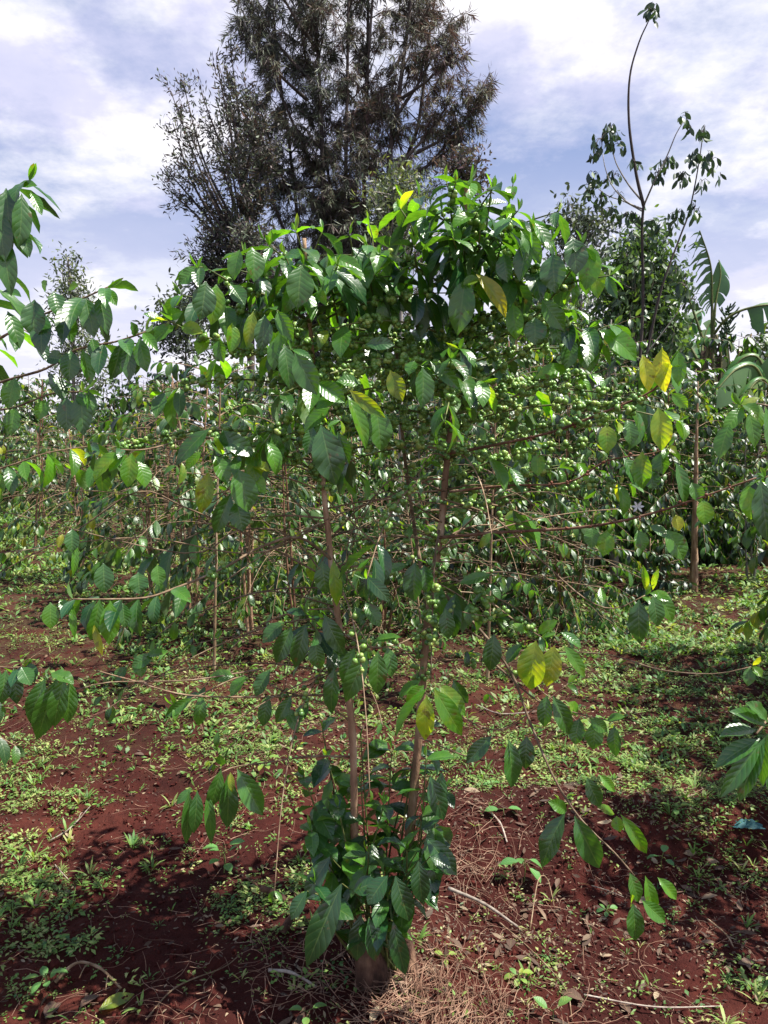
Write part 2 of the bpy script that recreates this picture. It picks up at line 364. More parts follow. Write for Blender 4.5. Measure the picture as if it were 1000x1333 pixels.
# ------------------------------------------------------------------ the main coffee tree
def branch_leaves(lb, bb, pts, start=.6, space=.055, L=.115, droop=.8, tintf=None, berries=(.2, .75, 8), tipbud=True, skip=.1, nu=7, nv=4, blvl=2, wr=.42, bsz=.0064):
    d = np.linalg.norm(np.diff(pts, axis=0), axis=1); s = np.concatenate([[0], np.cumsum(d)]); tot = s[-1]
    T = unit(np.gradient(pts, axis=0))
    def at(x): return np.array([np.interp(x, s, pts[:, k]) for k in range(3)]), unit(np.array([np.interp(x, s, T[:, k]) for k in range(3)]))
    B, D, N, LL, TT, CU = [], [], [], [], [], []
    x = tot-.006; k = 0
    while x > start*tot:
        p, t = at(x); side = unit(np.cross(t, UP)+1e-6); r = rng.normal(0, .35); up = np.cross(side, t)
        f = (tot-x)/max(tot*(1-start), .01)
        for sg in (1, -1):
            if rng.random() < skip and k > 0: continue
            dr = droop*rng.uniform(.45, 1.25)*min(1, .45+f*1.2)
            d_ = unit(side*sg*rng.uniform(.5, .9)+t*rng.uniform(.2, .8)+up*r*sg*.6-UP*dr+rng.normal(0, .12, 3))
            n_ = UP*(1.15-.4*dr)+side*sg*dr*.5+t*.25*dr+rng.normal(0, .28, 3)
            sz = L*rng.uniform(.78, 1.2)*(.55+.45*min(1, k*.6+.35))
            B.append(p); D.append(d_); N.append(n_); LL.append(sz); CU.append(rng.uniform(.2, 1.35))
            TT.append(tintf(k) if tintf else [max(0, rng.normal(.22, .18) + (.3 if k == 0 else 0)), rng.random(), 0])
        k += 1; x -= space*rng.uniform(.75, 1.25)
    if B:
        n = len(B); LL = np.array(LL)
        leaves(lb, np.array(B), np.array(D), np.array(N), LL, LL*rng.uniform(wr-.05, wr+.05, n), np.array(TT), np.array(CU), rng.uniform(.1, .5, n), rng.uniform(.02, .065, n), nu, nv)
        if tipbud:
            p, t = at(tot)
            for q in range(2):
                leaves(lb, p, unit(t*.6+UP*.7+rng.normal(0, .3, 3)), rng.normal(0, 1, 3), rng.uniform(.02, .045), rng.uniform(.008, .014), [rng.uniform(.2, .6), .5, 0], .3, .5, 0, 4, 2)
    if bb is not None and berries:
        a, b, m = berries; x = a*tot
        while x < b*tot:
            p, t = at(x); n = rng.integers(max(1, int(m*.8)), int(m*1.9)+3)
            side = unit(np.cross(t, UP)+1e-6); up = np.cross(side, t)
            an = rng.random(n)*6.28; rr = rng.uniform(.005, .014, n)
            C = p+side*(np.cos(an)*rr)[:, None]+up*(np.sin(an)*rr)[:, None]+t*rng.normal(0, .006, n)[:, None]
            balls(bb, C, rng.uniform(bsz*.7, bsz*1.2, n), np.stack([np.clip(rng.normal(.42, .25, n), 0, 1), rng.random(n), rng.random(n)], 1), blvl)
            x += rng.uniform(.034, .058)

Y0 = 2.0
base = np.array([P(505, 1270, Y0)[0], Y0, float(gh(P(505, 1270, Y0)[0], Y0))])
tree = empty('coffee_tree', base, 'tall two-stemmed coffee tree in the foreground, laden with green berries and glossy drooping leaves', 'coffee tree')
def pp(seq, Y=Y0):
    out = []
    for q in seq: out.append(P(q[0], q[1], q[2] if len(q) > 2 else Y))
    return out
def stem(seq, r0, r1, mat, n=10, lump=.12, label=None):
    pts = smooth_path(pp(seq), .03); m = MB(); tube(m, pts, r0, r1, n, True, lump)
    o = m.build('stem', mat, tree, base); 
    if label: o['label'] = label
    return pts, o
LST, _ = stem([(470, 1290), (466, 1210), (462, 1100), (459, 960, 1.99), (449, 870), (437, 780, 2.0), (428, 700), (420, 620), (410, 500, 2.03), (402, 400, 2.03), (396, 310, 2.0)], .0128, .005, M['tanbark'])
RST, _ = stem([(514, 1290), (522, 1180, 2.03), (534, 1080, 2.05), (545, 960, 2.05), (553, 850, 2.05), (563, 760, 2.05), (574, 690, 2.05), (581, 610, 2.06), (590, 520, 2.07), (598, 420, 2.06), (603, 320, 2.03), (607, 240, 2.0)], .0150, .005, M['tanbark'])
# third, thinner stem between (its foliage makes the centre of the crown)
CST, _ = stem([(558, 800, 2.05), (545, 720, 2.12), (530, 620, 2.2), (520, 520, 2.22), (515, 430, 2.2), (510, 350, 2.15)], .006, .004, M['bark'], 8)
# stumps at the foot
for seq, r0, r1 in (([(487, 1305, 1.96), (484, 1262, 1.965), (480, 1215, 1.98)], .046, .036), ([(520, 1272, 2.02), (521, 1225, 2.03), (512, 1190, 2.04)], .040, .030)):
    m = MB(); pts = smooth_path(pp(seq), .008); tube(m, pts, r0, r1, 28, True, .0)
    V = m.v[0]; K_ = len(pts); an = np.tile(np.arange(28)*2*pi/28, K_); hh = np.repeat(np.arange(K_)/K_, 28); cc = np.repeat(pts, 28, 0)
    f = 1+.13*np.sin(3*an+1.7*hh*3)+.10*np.sin(7*an+2*hh)+.16*(vnoise(an*2.5, hh*9, 4)-.5)+.10*(1-hh)**3
    V[:28*K_] = cc+(V[:28*K_]-cc)*f[:, None]; m.build('stump', M['stump'], tree, base, True)

NBR = [0]
def make_branch(pts, r0, r1, mat, leafkw, hero=(), nodes=False):
    m = MB(); tube(m, pts, r0, r1, 6, True, .10)
    o = m.build('branch', mat, tree, base); NBR[0] += 1
    lb, bb = MB(), MB()
    if leafkw is not None: branch_leaves(lb, bb, pts, **leafkw)
    for h in hero:
        bx, by, tx, ty, Yh, w, tt = h[:7]; cu = h[7] if len(h) > 7 else .35
        a = P(bx, by, Yh); b = P(tx, ty, Yh-.015)
        D = b-a; Ls = np.linalg.norm(D); D = D/Ls
        tocam = unit(np.array([0, 0, CAMZ])-a)
        N = tocam*.75+UP*.55+rng.normal(0, .22, 3)
        # start so that the curled leaf still ends near the tip
        Nn = unit(N-(N@D)*D); Dd = unit(D+Nn*np.tan(cu*.5)*.9)
        leaves(lb, a, Dd, N, Ls*1.05*(1+cu*cu/12), w/F*Yh*1.0, [min(1, tt+(.08 if tt < .3 else 0)), rng.uniform(.3, .9), 0], cu+.15, rng.uniform(.15, .42), rng.uniform(.02, .055), 12, 6)
    if nodes:
        nb = MB(); k = np.arange(8, len(pts)-2, 2)
        for q in k:
            n = rng.integers(2, 6); C = pts[q]+rng.normal(0, .0045, (n, 3)); balls(nb, C, rng.uniform(.002, .0042, n), [.5, .5, .5], 1, 1.3)
        nb.build('withered_flowers', M['rednode'], o, base)['kind'] = 'stuff'
        
    lb.build('foliage', M['leaf'], o, base); b_ = bb.build('berry_cluster', M['berry'], o, base)
    if b_: b_['kind'] = 'stuff'
    return o
def TK(a, s, lo=0, hi=1): return lambda k: [float(np.clip(rng.normal(a, s), lo, hi)), rng.random(), 0]
Dk, Md, Br, Yl = .08, .3, .5, .85      # leaf tints: dark, middling, bright, yellowing
HB = []
def H(path, leafkw, hero=(), r0=.0035, mat='twig', nodes=False): HB.append((path, leafkw, hero, r0, mat, nodes))
K = lambda **k: dict(dict(start=.7, space=.06, L=.11, berries=None, tintf=TK(.25, .16, 0, .7)), **k)
# right-hand side
H([(596, 470), (650, 440, 1.97), (700, 408, 1.9), (745, 350, 1.82), (758, 318, 1.8)], K(start=.85, L=.09, berries=(.2, .8, 9)),
  [(745, 308, 751, 354, 1.78, 33, .05), (720, 330, 722, 378, 1.78, 35, .05), (770, 318, 764, 374, 1.84, 30, .5), (690, 312, 676, 362, 1.85, 26, .1), (678, 300, 704, 340, 1.85, 20, .25), (696, 290, 722, 330, 1.88, 20, .15), (768, 340, 779, 385, 1.86, 26, .55), (656, 330, 660, 365, 1.86, 24, .1)], mat='greentwig')
H([(598, 440), (610, 400, 1.95), (622, 362, 1.88)], K(start=.8, L=.06, berries=(.2, .9, 10)), [(620, 357, 658, 408, 1.84, 24, .97, .8), (606, 362, 596, 432, 1.86, 36, .3), (624, 362, 604, 370, 1.86, 16, .6), (640, 368, 650, 400, 1.9, 22, .55)], mat='greentwig')
H([(592, 520), (650, 480, 1.95), (700, 445, 1.9), (735, 400, 1.86)], K(start=.8, L=.1, berries=(.15, .85, 10)), [(705, 390, 734, 428, 1.85, 26, .25), (696, 413, 697, 447, 1.86, 30, .1), (722, 410, 728, 445, 1.87, 22, .3), (668, 395, 672, 440, 1.9, 24, .45)], mat='greentwig')
H([(590, 540), (660, 520, 1.96), (720, 485, 1.9), (770, 435, 1.86), (800, 422, 1.84)], K(start=.85, L=.1, berries=(.2, .85, 9)), [(780, 430, 828, 466, 1.82, 32, .42, .7), (762, 438, 768, 482, 1.84, 28, .35), (745, 440, 738, 478, 1.86, 24, .3), (800, 425, 806, 462, 1.86, 24, .25), (740, 478, 700, 490, 1.88, 22, .5)], mat='greentwig')
H([(587, 590), (650, 578, 1.95), (720, 562, 1.88), (790, 535, 1.82), (850, 508, 1.78), (872, 478, 1.76)], K(start=.93, L=.07, berries=(.5, .85, 8)),
  [(836, 462, 845, 507, 1.76, 22, .95), (862, 452, 864, 508, 1.75, 26, .85), (857, 530, 862, 584, 1.75, 30, .66), (882, 455, 884, 500, 1.77, 20, .4), (874, 512, 895, 530, 1.78, 16, .5), (790, 552, 790, 588, 1.8, 25, .6), (818, 548, 822, 578, 1.82, 22, .1), (700, 590, 700, 618, 1.85, 20, .5)], r0=.0045, mat='redbark', nodes=True)
H([(585, 640), (660, 632, 1.93), (740, 628, 1.87), (790, 600, 1.82), (850, 590, 1.8), (872, 582, 1.78)], K(start=.95, L=.07),
  [(812, 596, 832, 632, 1.8, 28, .05), (836, 588, 836, 634, 1.79, 28, .55), (862, 588, 862, 616, 1.78, 26, .2), (880, 602, 893, 654, 1.76, 22, .12), (846, 612, 850, 636, 1.8, 24, .1), (868, 580, 880, 590, 1.78, 12, .8)], mat='redbark', nodes=True)
H([(570, 700), (650, 693, 1.92), (740, 688, 1.86), (800, 680, 1.8), (860, 665, 1.76), (920, 645, 1.72), (985, 622, 1.68)], K(start=.96, L=.06),
  [(975, 632, 978, 674, 1.68, 30, .5), (868, 690, 890, 727, 1.74, 30, .3), (845, 684, 872, 700, 1.76, 18, .1), (915, 650, 918, 682, 1.72, 24, .5), (790, 690, 786, 722, 1.8, 24, .5), (772, 686, 770, 712, 1.82, 22, .3), (880, 670, 884, 690, 1.75, 16, .75), (900, 628, 912, 652, 1.74, 20, .35), (830, 690, 838, 716, 1.77, 20, .3)], r0=.0048, mat='redbark', nodes=True)
H([(578, 650), (640, 672, 1.95), (700, 725, 1.88), (760, 778, 1.82), (800, 792, 1.8), (840, 775, 1.78)], K(start=.97, L=.07),
  [(832, 780, 832, 836, 1.77, 28, .05), (850, 775, 857, 814, 1.76, 22, .1), (856, 770, 876, 808, 1.77, 22, .45), (842, 770, 838, 738, 1.8, 10, .6), (850, 768, 856, 742, 1.8, 10, .6), (846, 772, 874, 780, 1.78, 16, .5)], r0=.003)
H([(566, 740), (620, 770, 1.93), (668, 806, 1.84), (706, 830, 1.78)], K(start=.93, L=.06, berries=(.4, .95, 9)),
  [(698, 834, 690, 896, 1.76, 40, .66, .5), (722, 840, 712, 892, 1.75, 30, .74, .3), (734, 840, 762, 880, 1.75, 18, .5), (730, 823, 757, 842, 1.77, 16, .1), (643, 825, 638, 872, 1.85, 26, .08), (700, 825, 724, 808, 1.8, 16, .5), (680, 838, 660, 862, 1.8, 18, .15), (690, 822, 664, 815, 1.8, 14, .5)], r0=.0032)
H([(560, 790), (600, 815, 1.95), (650, 842, 1.9), (700, 848, 1.88), (790, 852, 1.8), (860, 872, 1.74), (930, 877, 1.7), (978, 868, 1.68)], None,
  [(978, 868, 992, 880, 1.68, 14, .55), (976, 868, 974, 892, 1.68, 16, .3), (980, 866, 990, 856, 1.68, 8, .8)], r0=.0028)
H([(575, 770), (625, 820, 1.93), (665, 875, 1.85), (690, 940, 1.78), (720, 1010, 1.72), (755, 1065, 1.67), (800, 1110, 1.64), (826, 1140, 1.63)], None,
  [(640, 958, 608, 992, 1.8, 22, .05), (662, 962, 668, 1024, 1.76, 28, .06), (686, 958, 684, 1000, 1.78, 24, .05), (720, 906, 741, 954, 1.76, 26, .12), (712, 905, 708, 945, 1.78, 22, .1), (764, 1012, 781, 1050, 1.7, 22, .08), (736, 1058, 704, 1126, 1.68, 32, .06), (748, 1062, 780, 1130, 1.65, 34, .05), (738, 1056, 716, 1044, 1.69, 20, .35), (808, 1060, 842, 1110, 1.68, 20, .5, .7), (800, 1060, 780, 1050, 1.7, 14, .55), (803, 1062, 806, 1082, 1.69, 18, .55), (820, 1136, 832, 1174, 1.63, 20, .3), (824, 1176, 828, 1224, 1.61, 26, .12), (836, 1172, 866, 1200, 1.61, 22, .3), (840, 1140, 852, 1190, 1.63, 20, .42), (856, 1142, 881, 1170, 1.63, 18, .42), (822, 1180, 816, 1166, 1.62, 14, .6), (780, 1008, 800, 1030, 1.72, 14, .5)], r0=.0042)
H([(645, 865, 1.87), (700, 912, 1.8), (750, 928, 1.78), (800, 940, 1.78)], None,
  [(800, 944, 801, 984, 1.77, 20, .08), (776, 938, 772, 975, 1.78, 24, .3), (755, 935, 748, 968, 1.78, 24, .1), (790, 938, 812, 932, 1.78, 14, .2), (752, 930, 742, 915, 1.8, 18, .5), (768, 935, 790, 952, 1.78, 18, .4)], r0=.0028)
H([(572, 690, 2.0), (566, 730, 1.9), (563, 800, 1.86), (561, 888, 1.84)], K(start=.99, L=.05, berries=(.45, .85, 13), tipbud=True),
  [(557, 896, 513, 956, 1.82, 26, .42), (556, 905, 553, 962, 1.81, 26, .68), (565, 896, 601, 956, 1.81, 28, .5), (570, 890, 606, 930, 1.83, 24, .58), (552, 892, 530, 915, 1.84, 20, .5), (548, 885, 520, 905, 1.86, 16, .35), (590, 885, 608, 915, 1.9, 20, .05)], r0=.0034)
H([(575, 735), (552, 752, 1.93), (535, 738, 1.87), (540, 726, 1.85)], K(start=.97, L=.05, berries=(.1, .6, 9)), [(541, 731, 538, 781, 1.84, 30, .02), (552, 735, 556, 770, 1.86, 22, .1), (530, 735, 505, 742, 1.88, 12, .1)], r0=.0025)
H([(540, 745), (590, 790, 1.9), (620, 800, 1.88), (650, 804, 1.86)], K(start=.9, L=.06, berries=(.1, .9, 5)), [(580, 792, 584, 830, 1.88, 22, .1), (640, 748, 600, 758, 1.9, 16, .3)], r0=.0024)
# left-hand side
H([(420, 620), (380, 596, 1.95), (340, 580, 1.88), (300, 590, 1.8), (290, 592, 1.78)], K(start=.93, L=.06, berries=(.1, .6, 9)),
  [(310, 610, 323, 664, 1.76, 38, .22, .2), (308, 652, 316, 690, 1.78, 28, .08), (280, 593, 296, 628, 1.77, 24, .28, .2), (272, 614, 262, 666, 1.79, 24, .68), (301, 642, 280, 692, 1.8, 26, .1), (318, 610, 345, 640, 1.8, 22, .45), (290, 592, 280, 570, 1.8, 12, .6), (328, 605, 350, 612, 1.8, 18, .7), (262, 588, 242, 610, 1.8, 14, .5)], mat='greentwig')
H([(412, 545), (420, 540, 1.9), (425, 550, 1.78)], K(start=.5, L=.08, berries=None), [(418, 553, 436, 628, 1.7, 42, .02, .3), (440, 562, 453, 602, 1.73, 24, .06, .3), (408, 556, 400, 590, 1.75, 20, .06), (489, 530, 497, 584, 1.8, 34, .2, .4), (455, 508, 499, 542, 1.76, 18, .68, .5), (452, 515, 478, 580, 1.75, 22, .5, .5), (448, 512, 412, 530, 1.76, 22, .45), (430, 530, 396, 560, 1.78, 22, .4), (470, 500, 440, 495, 1.8, 20, .2)], mat='greentwig')
H([(408, 520), (350, 470, 1.93), (300, 450, 1.87), (245, 430, 1.8), (218, 416, 1.77)], K(start=.9, L=.07, berries=(.3, .8, 8)),
  [(228, 424, 197, 445, 1.76, 26, .45), (216, 412, 236, 406, 1.78, 16, .35), (236, 425, 262, 432, 1.78, 20, .65), (212, 420, 188, 408, 1.78, 16, .2), (302, 420, 301, 457, 1.8, 22, .6), (285, 440, 290, 470, 1.84, 20, .3), (270, 435, 258, 460, 1.84, 20, .5)], mat='greentwig')
H([(404, 420), (360, 390, 1.95), (310, 372, 1.87), (270, 350, 1.8), (258, 348, 1.78)], K(start=.85, L=.09, berries=(.3, .75, 7)),
  [(268, 366, 262, 414, 1.77, 32, .04), (260, 349, 233, 368, 1.77, 20, .2), (282, 370, 276, 420, 1.8, 28, .5), (300, 370, 318, 395, 1.82, 22, .1), (250, 352, 270, 350, 1.8, 16, .2)], mat='greentwig')
H([(406, 460), (380, 430, 1.93), (362, 405, 1.84), (350, 400, 1.82)], K(start=.8, L=.08, berries=(.2, .7, 8)),
  [(345, 410, 341, 454, 1.8, 24, .05), (361, 404, 380, 442, 1.79, 22, .28), (330, 405, 322, 450, 1.8, 18, .65), (366, 430, 366, 470, 1.8, 18, .45)], mat='greentwig')
H([(404, 480), (385, 462, 1.9), (380, 455, 1.78)], K(start=.7, L=.09, berries=None), [(384, 459, 411, 511, 1.72, 32, .15, .15), (370, 448, 378, 503, 1.75, 26, .1), (412, 498, 448, 522, 1.76, 26, .2), (358, 440, 356, 480, 1.8, 18, .3)], mat='greentwig')
H([(402, 400), (385, 352, 1.94), (396, 345, 1.82)], K(start=.6, L=.1, berries=None), [(392, 345, 388, 398, 1.77, 36, .15, .35), (328, 322, 332, 364, 1.8, 28, .15), (312, 325, 304, 362, 1.82, 22, .25), (430, 335, 470, 350, 1.85, 20, .45)], mat='greentwig')
H([(512, 480), (530, 480, 2.0), (548, 476, 1.82)], K(start=.7, L=.08, berries=(.1, .6, 6)), [(550, 478, 551, 528, 1.75, 32, .08, .3), (508, 482, 523, 520, 1.78, 24, .7), (540, 470, 532, 486, 1.8, 18, .2), (560, 470, 598, 505, 1.78, 20, .25), (476, 448, 512, 448, 1.8, 18, .05), (568, 478, 612, 512, 1.8, 12, .6)], mat='greentwig')
H([(418, 600), (350, 590, 1.92), (270, 570, 1.85), (190, 585, 1.78), (155, 585, 1.74)], K(start=.85, L=.08, berries=(.15, .8, 7)),
  [(154, 588, 122, 622, 1.72, 24, .55), (172, 590, 166, 632, 1.73, 24, .5), (165, 592, 142, 612, 1.73, 18, .3), (180, 600, 190, 632, 1.75, 24, .45), (273, 558, 229, 602, 1.78, 24, .08), (282, 566, 330, 592, 1.8, 28, .08), (290, 560, 300, 580, 1.8, 22, .08)], mat='twig')
H([(434, 730), (390, 700, 1.93), (340, 712, 1.87), (290, 740, 1.8), (230, 765, 1.73), (190, 778, 1.68), (140, 780, 1.64), (95, 780, 1.62)], K(start=.62, L=.085, space=.045, berries=(.5, .62, 5), tintf=TK(.15, .15)),
  [(144, 782, 142, 837, 1.62, 26, .45, .15), (130, 780, 119, 832, 1.63, 24, .3), (122, 812, 132, 852, 1.62, 11, .85, .1), (66, 784, 66, 817, 1.62, 22, .45), (135, 733, 136, 770, 1.68, 26, .06), (180, 745, 182, 772, 1.7, 26, .06), (205, 735, 208, 762, 1.72, 20, .35), (160, 785, 163, 815, 1.65, 18, .08), (78, 780, 92, 800, 1.63, 16, .3), (93, 782, 97, 830, 1.64, 10, .4)], r0=.0042)
H([(440, 760), (330, 700, 1.9), (240, 660, 1.82), (180, 640, 1.76), (100, 690, 1.75), (0, 745, 1.7)], None, [(94, 688, 94, 718, 1.7, 20, .1), (99, 706, 96, 748, 1.7, 10, .35), (82, 695, 76, 712, 1.7, 10, .8)], r0=.003)
H([(455, 910), (420, 905, 1.93), (346, 907, 1.85), (245, 905, 1.75), (170, 885, 1.66), (126, 873, 1.62)], None,
  [(75, 882, 48, 962, 1.58, 32, .15, .3), (84, 880, 70, 945, 1.57, 28, .3), (92, 885, 88, 940, 1.58, 24, .2), (66, 876, 95, 888, 1.58, 22, .2), (60, 882, 38, 940, 1.6, 26, .1), (200, 852, 172, 868, 1.7, 18, .1), (188, 855, 216, 848, 1.7, 14, .2), (182, 858, 184, 880, 1.7, 20, .25), (165, 868, 150, 885, 1.7, 16, .1)], r0=.0034)
H([(346, 870, 1.85), (250, 885, 1.75), (143, 888, 1.63), (100, 897, 1.6), (80, 886, 1.58)], None, [], r0=.0022)
H([(458, 940), (420, 915, 1.94), (370, 900, 1.88), (320, 880, 1.84), (260, 905, 1.78), (228, 918, 1.75)], K(start=.8, L=.07, berries=None),
  [(250, 908, 216, 932, 1.75, 16, .2), (320, 880, 300, 905, 1.8, 18, .2), (305, 880, 275, 880, 1.8, 18, .35), (352, 872, 332, 905, 1.8, 22, .08), (380, 905, 360, 940, 1.84, 18, .1), (372, 920, 388, 952, 1.84, 18, .12), (350, 905, 342, 945, 1.84, 20, .08), (402, 915, 386, 940, 1.84, 18, .1)], r0=.003)
H([(445, 850), (425, 838, 1.93), (405, 812, 1.87), (398, 800, 1.85)], K(start=.3, L=.11, space=.035, berries=None, tintf=TK(.1, .1)), [(422, 800, 446, 850, 1.82, 26, .1), (380, 815, 360, 862, 1.84, 26, .1), (398, 812, 384, 868, 1.83, 24, .08), (410, 835, 416, 870, 1.82, 24, .2), (370, 810, 342, 835, 1.85, 22, .1)], r0=.003)
H([(440, 820), (480, 842, 1.86), (520, 838, 1.85), (560, 815, 1.9)], K(start=.99, L=.05, berries=(.3, .9, 3)), [(478, 847, 450, 912, 1.8, 28, .3, .25), (492, 847, 491, 902, 1.79, 26, .2, .25), (462, 843, 446, 888, 1.82, 22, .3), (436, 868, 430, 928, 1.85, 24, .06), (505, 842, 510, 880, 1.83, 20, .1), (486, 835, 520, 828, 1.85, 14, .4)], r0=.003)
H([(438, 790), (436, 760, 1.94), (434, 735, 1.9)], None, [(434, 728, 439, 787, 1.88, 18, .6), (420, 730, 424, 772, 1.9, 26, .15)], r0=.0025)
H([(430, 720), (465, 770, 1.95), (488, 785, 1.9)], None, [(475, 784, 494, 814, 1.88, 22, .15), (462, 790, 470, 812, 1.9, 18, .1)], r0=.002)
H([(460, 985), (400, 985, 1.92), (345, 993, 1.85), (300, 1000, 1.78), (262, 1022, 1.74)], None,
  [(288, 1001, 274, 1052, 1.74, 20, .12), (297, 1008, 297, 1077, 1.73, 28, .06, .2), (309, 1001, 341, 1060, 1.72, 32, .12, .2), (257, 1029, 253, 1084, 1.72, 20, .06), (246, 1029, 243, 1098, 1.72, 18, .1, .2), (270, 1030, 276, 1098, 1.73, 16, .1, .2), (250, 1026, 230, 1046, 1.74, 12, .1), (300, 1005, 302, 1030, 1.72, 10, .75), (290, 996, 286, 984, 1.75, 14, .1)], r0=.003)
# bare arching twigs in the open middle of the tree
for q in ([(575, 680, 2.03), (500, 640, 1.95), (455, 700, 1.9), (452, 760, 1.88)], [(580, 640, 2.05), (520, 620, 2.0), (480, 660, 1.97), (445, 745, 1.95)], [(425, 650, 2.0), (480, 700, 1.95), (540, 760, 1.92), (610, 850, 1.9)],
          [(430, 700), (370, 640, 1.95), (300, 600, 1.9), (200, 580, 1.85)], [(436, 770), (380, 700, 1.93), (310, 690, 1.87), (240, 720, 1.8), (0, 665, 1.7)], [(448, 850), (510, 770, 1.95), (560, 755, 1.92), (640, 760, 1.9)],
          [(420, 620), (370, 605, 1.95), (310, 625, 1.9), (260, 655, 1.86), (120, 590, 1.8)], [(562, 770), (640, 745, 1.95), (720, 755, 1.9), (785, 765, 1.87)], [(570, 720), (640, 655, 1.97), (700, 640, 1.93), (760, 650, 1.9)],
          [(425, 680), (330, 720, 1.9), (180, 700, 1.82), (0, 720, 1.75)], [(550, 900), (640, 950, 1.95), (700, 920, 1.9), (740, 890, 1.88)], [(546, 960), (610, 985, 1.97), (660, 990, 1.9)], [(423, 640), (350, 620, 1.93), (250, 650, 1.86), (90, 640, 1.8), (0, 690, 1.75)],
          [(438, 790), (350, 770, 1.92), (250, 800, 1.85)], [(432, 700), (470, 660, 2.03), (520, 640, 2.05), (560, 600, 2.08)], [(430, 705), (395, 790, 1.93), (380, 840, 1.9), (370, 900, 1.88)]):
    H(q, K(start=.94, L=.06, skip=.4, berries=None), [], r0=.0024)
for path, kw, hero, r0, mat, nodes in HB:
    make_branch(smooth_path(pp(path), .03), r0, r0*.42, M[mat], kw, hero, nodes)
# crown laterals grown from the stems
def at_stem(st, py):        # stem point nearest a picture height
    zt = P(500, py, 2.05)[2]; k = int(np.argmin(np.abs(st[:, 2]-zt))); return st[k]
def laterals(st, ys, Lf, az0=0, lk=None, rise=.5, sag=1.0, mat='greentwig', spread=None):
    for n, py in enumerate(ys):
        a = at_stem(st, py); az = az0+n*2.4+rng.normal(0, .3)
        if spread: az = spread(n)
        L = Lf(n)*rng.uniform(.85, 1.15); ri = rise*rng.uniform(.8, 1.2)
        t = np.linspace(0, 1, 6); w = rng.normal(0, .05, 2)
        pts = [a+np.array([cos(az), sin(az)*(1.2 if sin(az) > 0 else .65), 0])*L*tt+UP*(ri*L*tt-sag*L*L*tt*tt*1.1)+np.array([w[0], w[1], 0])*tt*tt for tt in t]
        make_branch(smooth_path(pts, .035), .0034, .0014, M[mat], lk(n))
lk1 = lambda n: dict(start=.45, space=.045, L=.102, droop=.9, berries=(.1, .8, 10), tintf=TK(.19, .15, 0, .6), skip=.2)
laterals(RST, np.linspace(290, 430, 17), lambda n: .13+.017*n, .3, lk1, .6, .7)
laterals(LST, np.linspace(372, 450, 10), lambda n: .17+.02*n, 1.1, lk1, .55, .8)
laterals(CST, np.linspace(400, 520, 11), lambda n: .22+.02*n, 2.0, lk1, .5, .8)
lk2 = lambda n: dict(start=.80, space=.05, L=.105, droop=.9, berries=(.08, .85, 12), tintf=TK(.24, .16, 0, .65), skip=.2)
laterals(RST, np.linspace(440, 570, 18), lambda n: .46+.010*n, .9, lk2, .35, .6)
laterals(LST, np.linspace(460, 590, 11), lambda n: .45+.015*n, .2, lk2, .3, .6)
lk3 = lambda n: dict(start=.72, space=.055, L=.11, droop=.9, berries=(.2, .7, 4), tintf=TK(.2, .17), skip=.2)
laterals(RST, np.linspace(580, 700, 4), lambda n: .5, 2.2, lk3, .15, .7, 'twig')
laterals(LST, np.linspace(600, 800, 4), lambda n: .42, 1.2, lk3, .15, .7, 'twig')
# upright leafy tips crowning the tree
for (x, y, Y, x0, y0) in ((545, 255, 2.0, 560, 340), (582, 240, 1.95, 590, 330), (612, 235, 2.05, 605, 320), (640, 245, 1.95, 620, 330), (668, 240, 2.0, 640, 330), (660, 285, 1.9, 640, 360), (520, 270, 1.95, 530, 350), (575, 275, 1.85, 580, 360),
                         (385, 300, 1.95, 400, 370), (420, 300, 2.0, 410, 380), (345, 312, 1.95, 380, 390), (455, 305, 1.95, 430, 380), (480, 290, 2.1, 470, 370), (495, 330, 1.9, 490, 400), (320, 330, 1.9, 360, 400), (370, 330, 1.85, 390, 410), (440, 345, 1.82, 440, 420), (625, 300, 1.85, 620, 380), (540, 320, 1.9, 560, 400), (590, 310, 1.82, 600, 380), (690, 300, 1.95, 660, 380)):
    pts = smooth_path([P(x0, y0, 2.03), (P(x0, y0, 2.03)+P(x, y, Y))/2+rng.normal(0, .015, 3), P(x, y, Y)], .03)
    make_branch(pts, .003, .0015, M['greentwig'], dict(start=.15, space=.036, L=.105, droop=.95, berries=None, tintf=TK(.2, .16), skip=.15))
# berry clusters sitting right on the stems
for st, a_, b_2, o_l in ((RST, 400, 600, 12), (LST, 470, 640, 10), (CST, 420, 640, 8), (RST, 700, 870, 8)):
    bb = MB()
    for py in np.linspace(a_, b_2, o_l):
        p = at_stem(st, py); n = rng.integers(12, 26)
        an = rng.random(n)*6.28; rr = rng.uniform(.014, .027, n)
        balls(bb, p+np.stack([np.cos(an)*rr, np.sin(an)*rr, rng.normal(0, .009, n)], 1), rng.uniform(.0045, .0078, n), np.stack([np.clip(rng.normal(.42, .25, n), 0, 1), rng.random(n), rng.random(n)], 1), 2)
    bb.build('berry_cluster', M['berry'], tree, base)['kind'] = 'stuff'
# short berry-laden side twigs in the upper right of the crown
for k in range(13):
    a = at_stem(RST, rng.uniform(380, 700)); az = rng.uniform(-1.9, 1.5); L = rng.uniform(.18, .5); t = np.linspace(0, 1, 5)
    pts = smooth_path([a+np.array([cos(az), sin(az)*.8, 0])*L*x+UP*(.45*L*x-.5*L*L*x*x) for x in t], .03)
    make_branch(pts, .003, .0013, M['greentwig'], dict(start=.9, space=.04, L=.08, droop=.9, berries=(.1, .95, 12), tintf=TK(.3, .2), skip=.3))
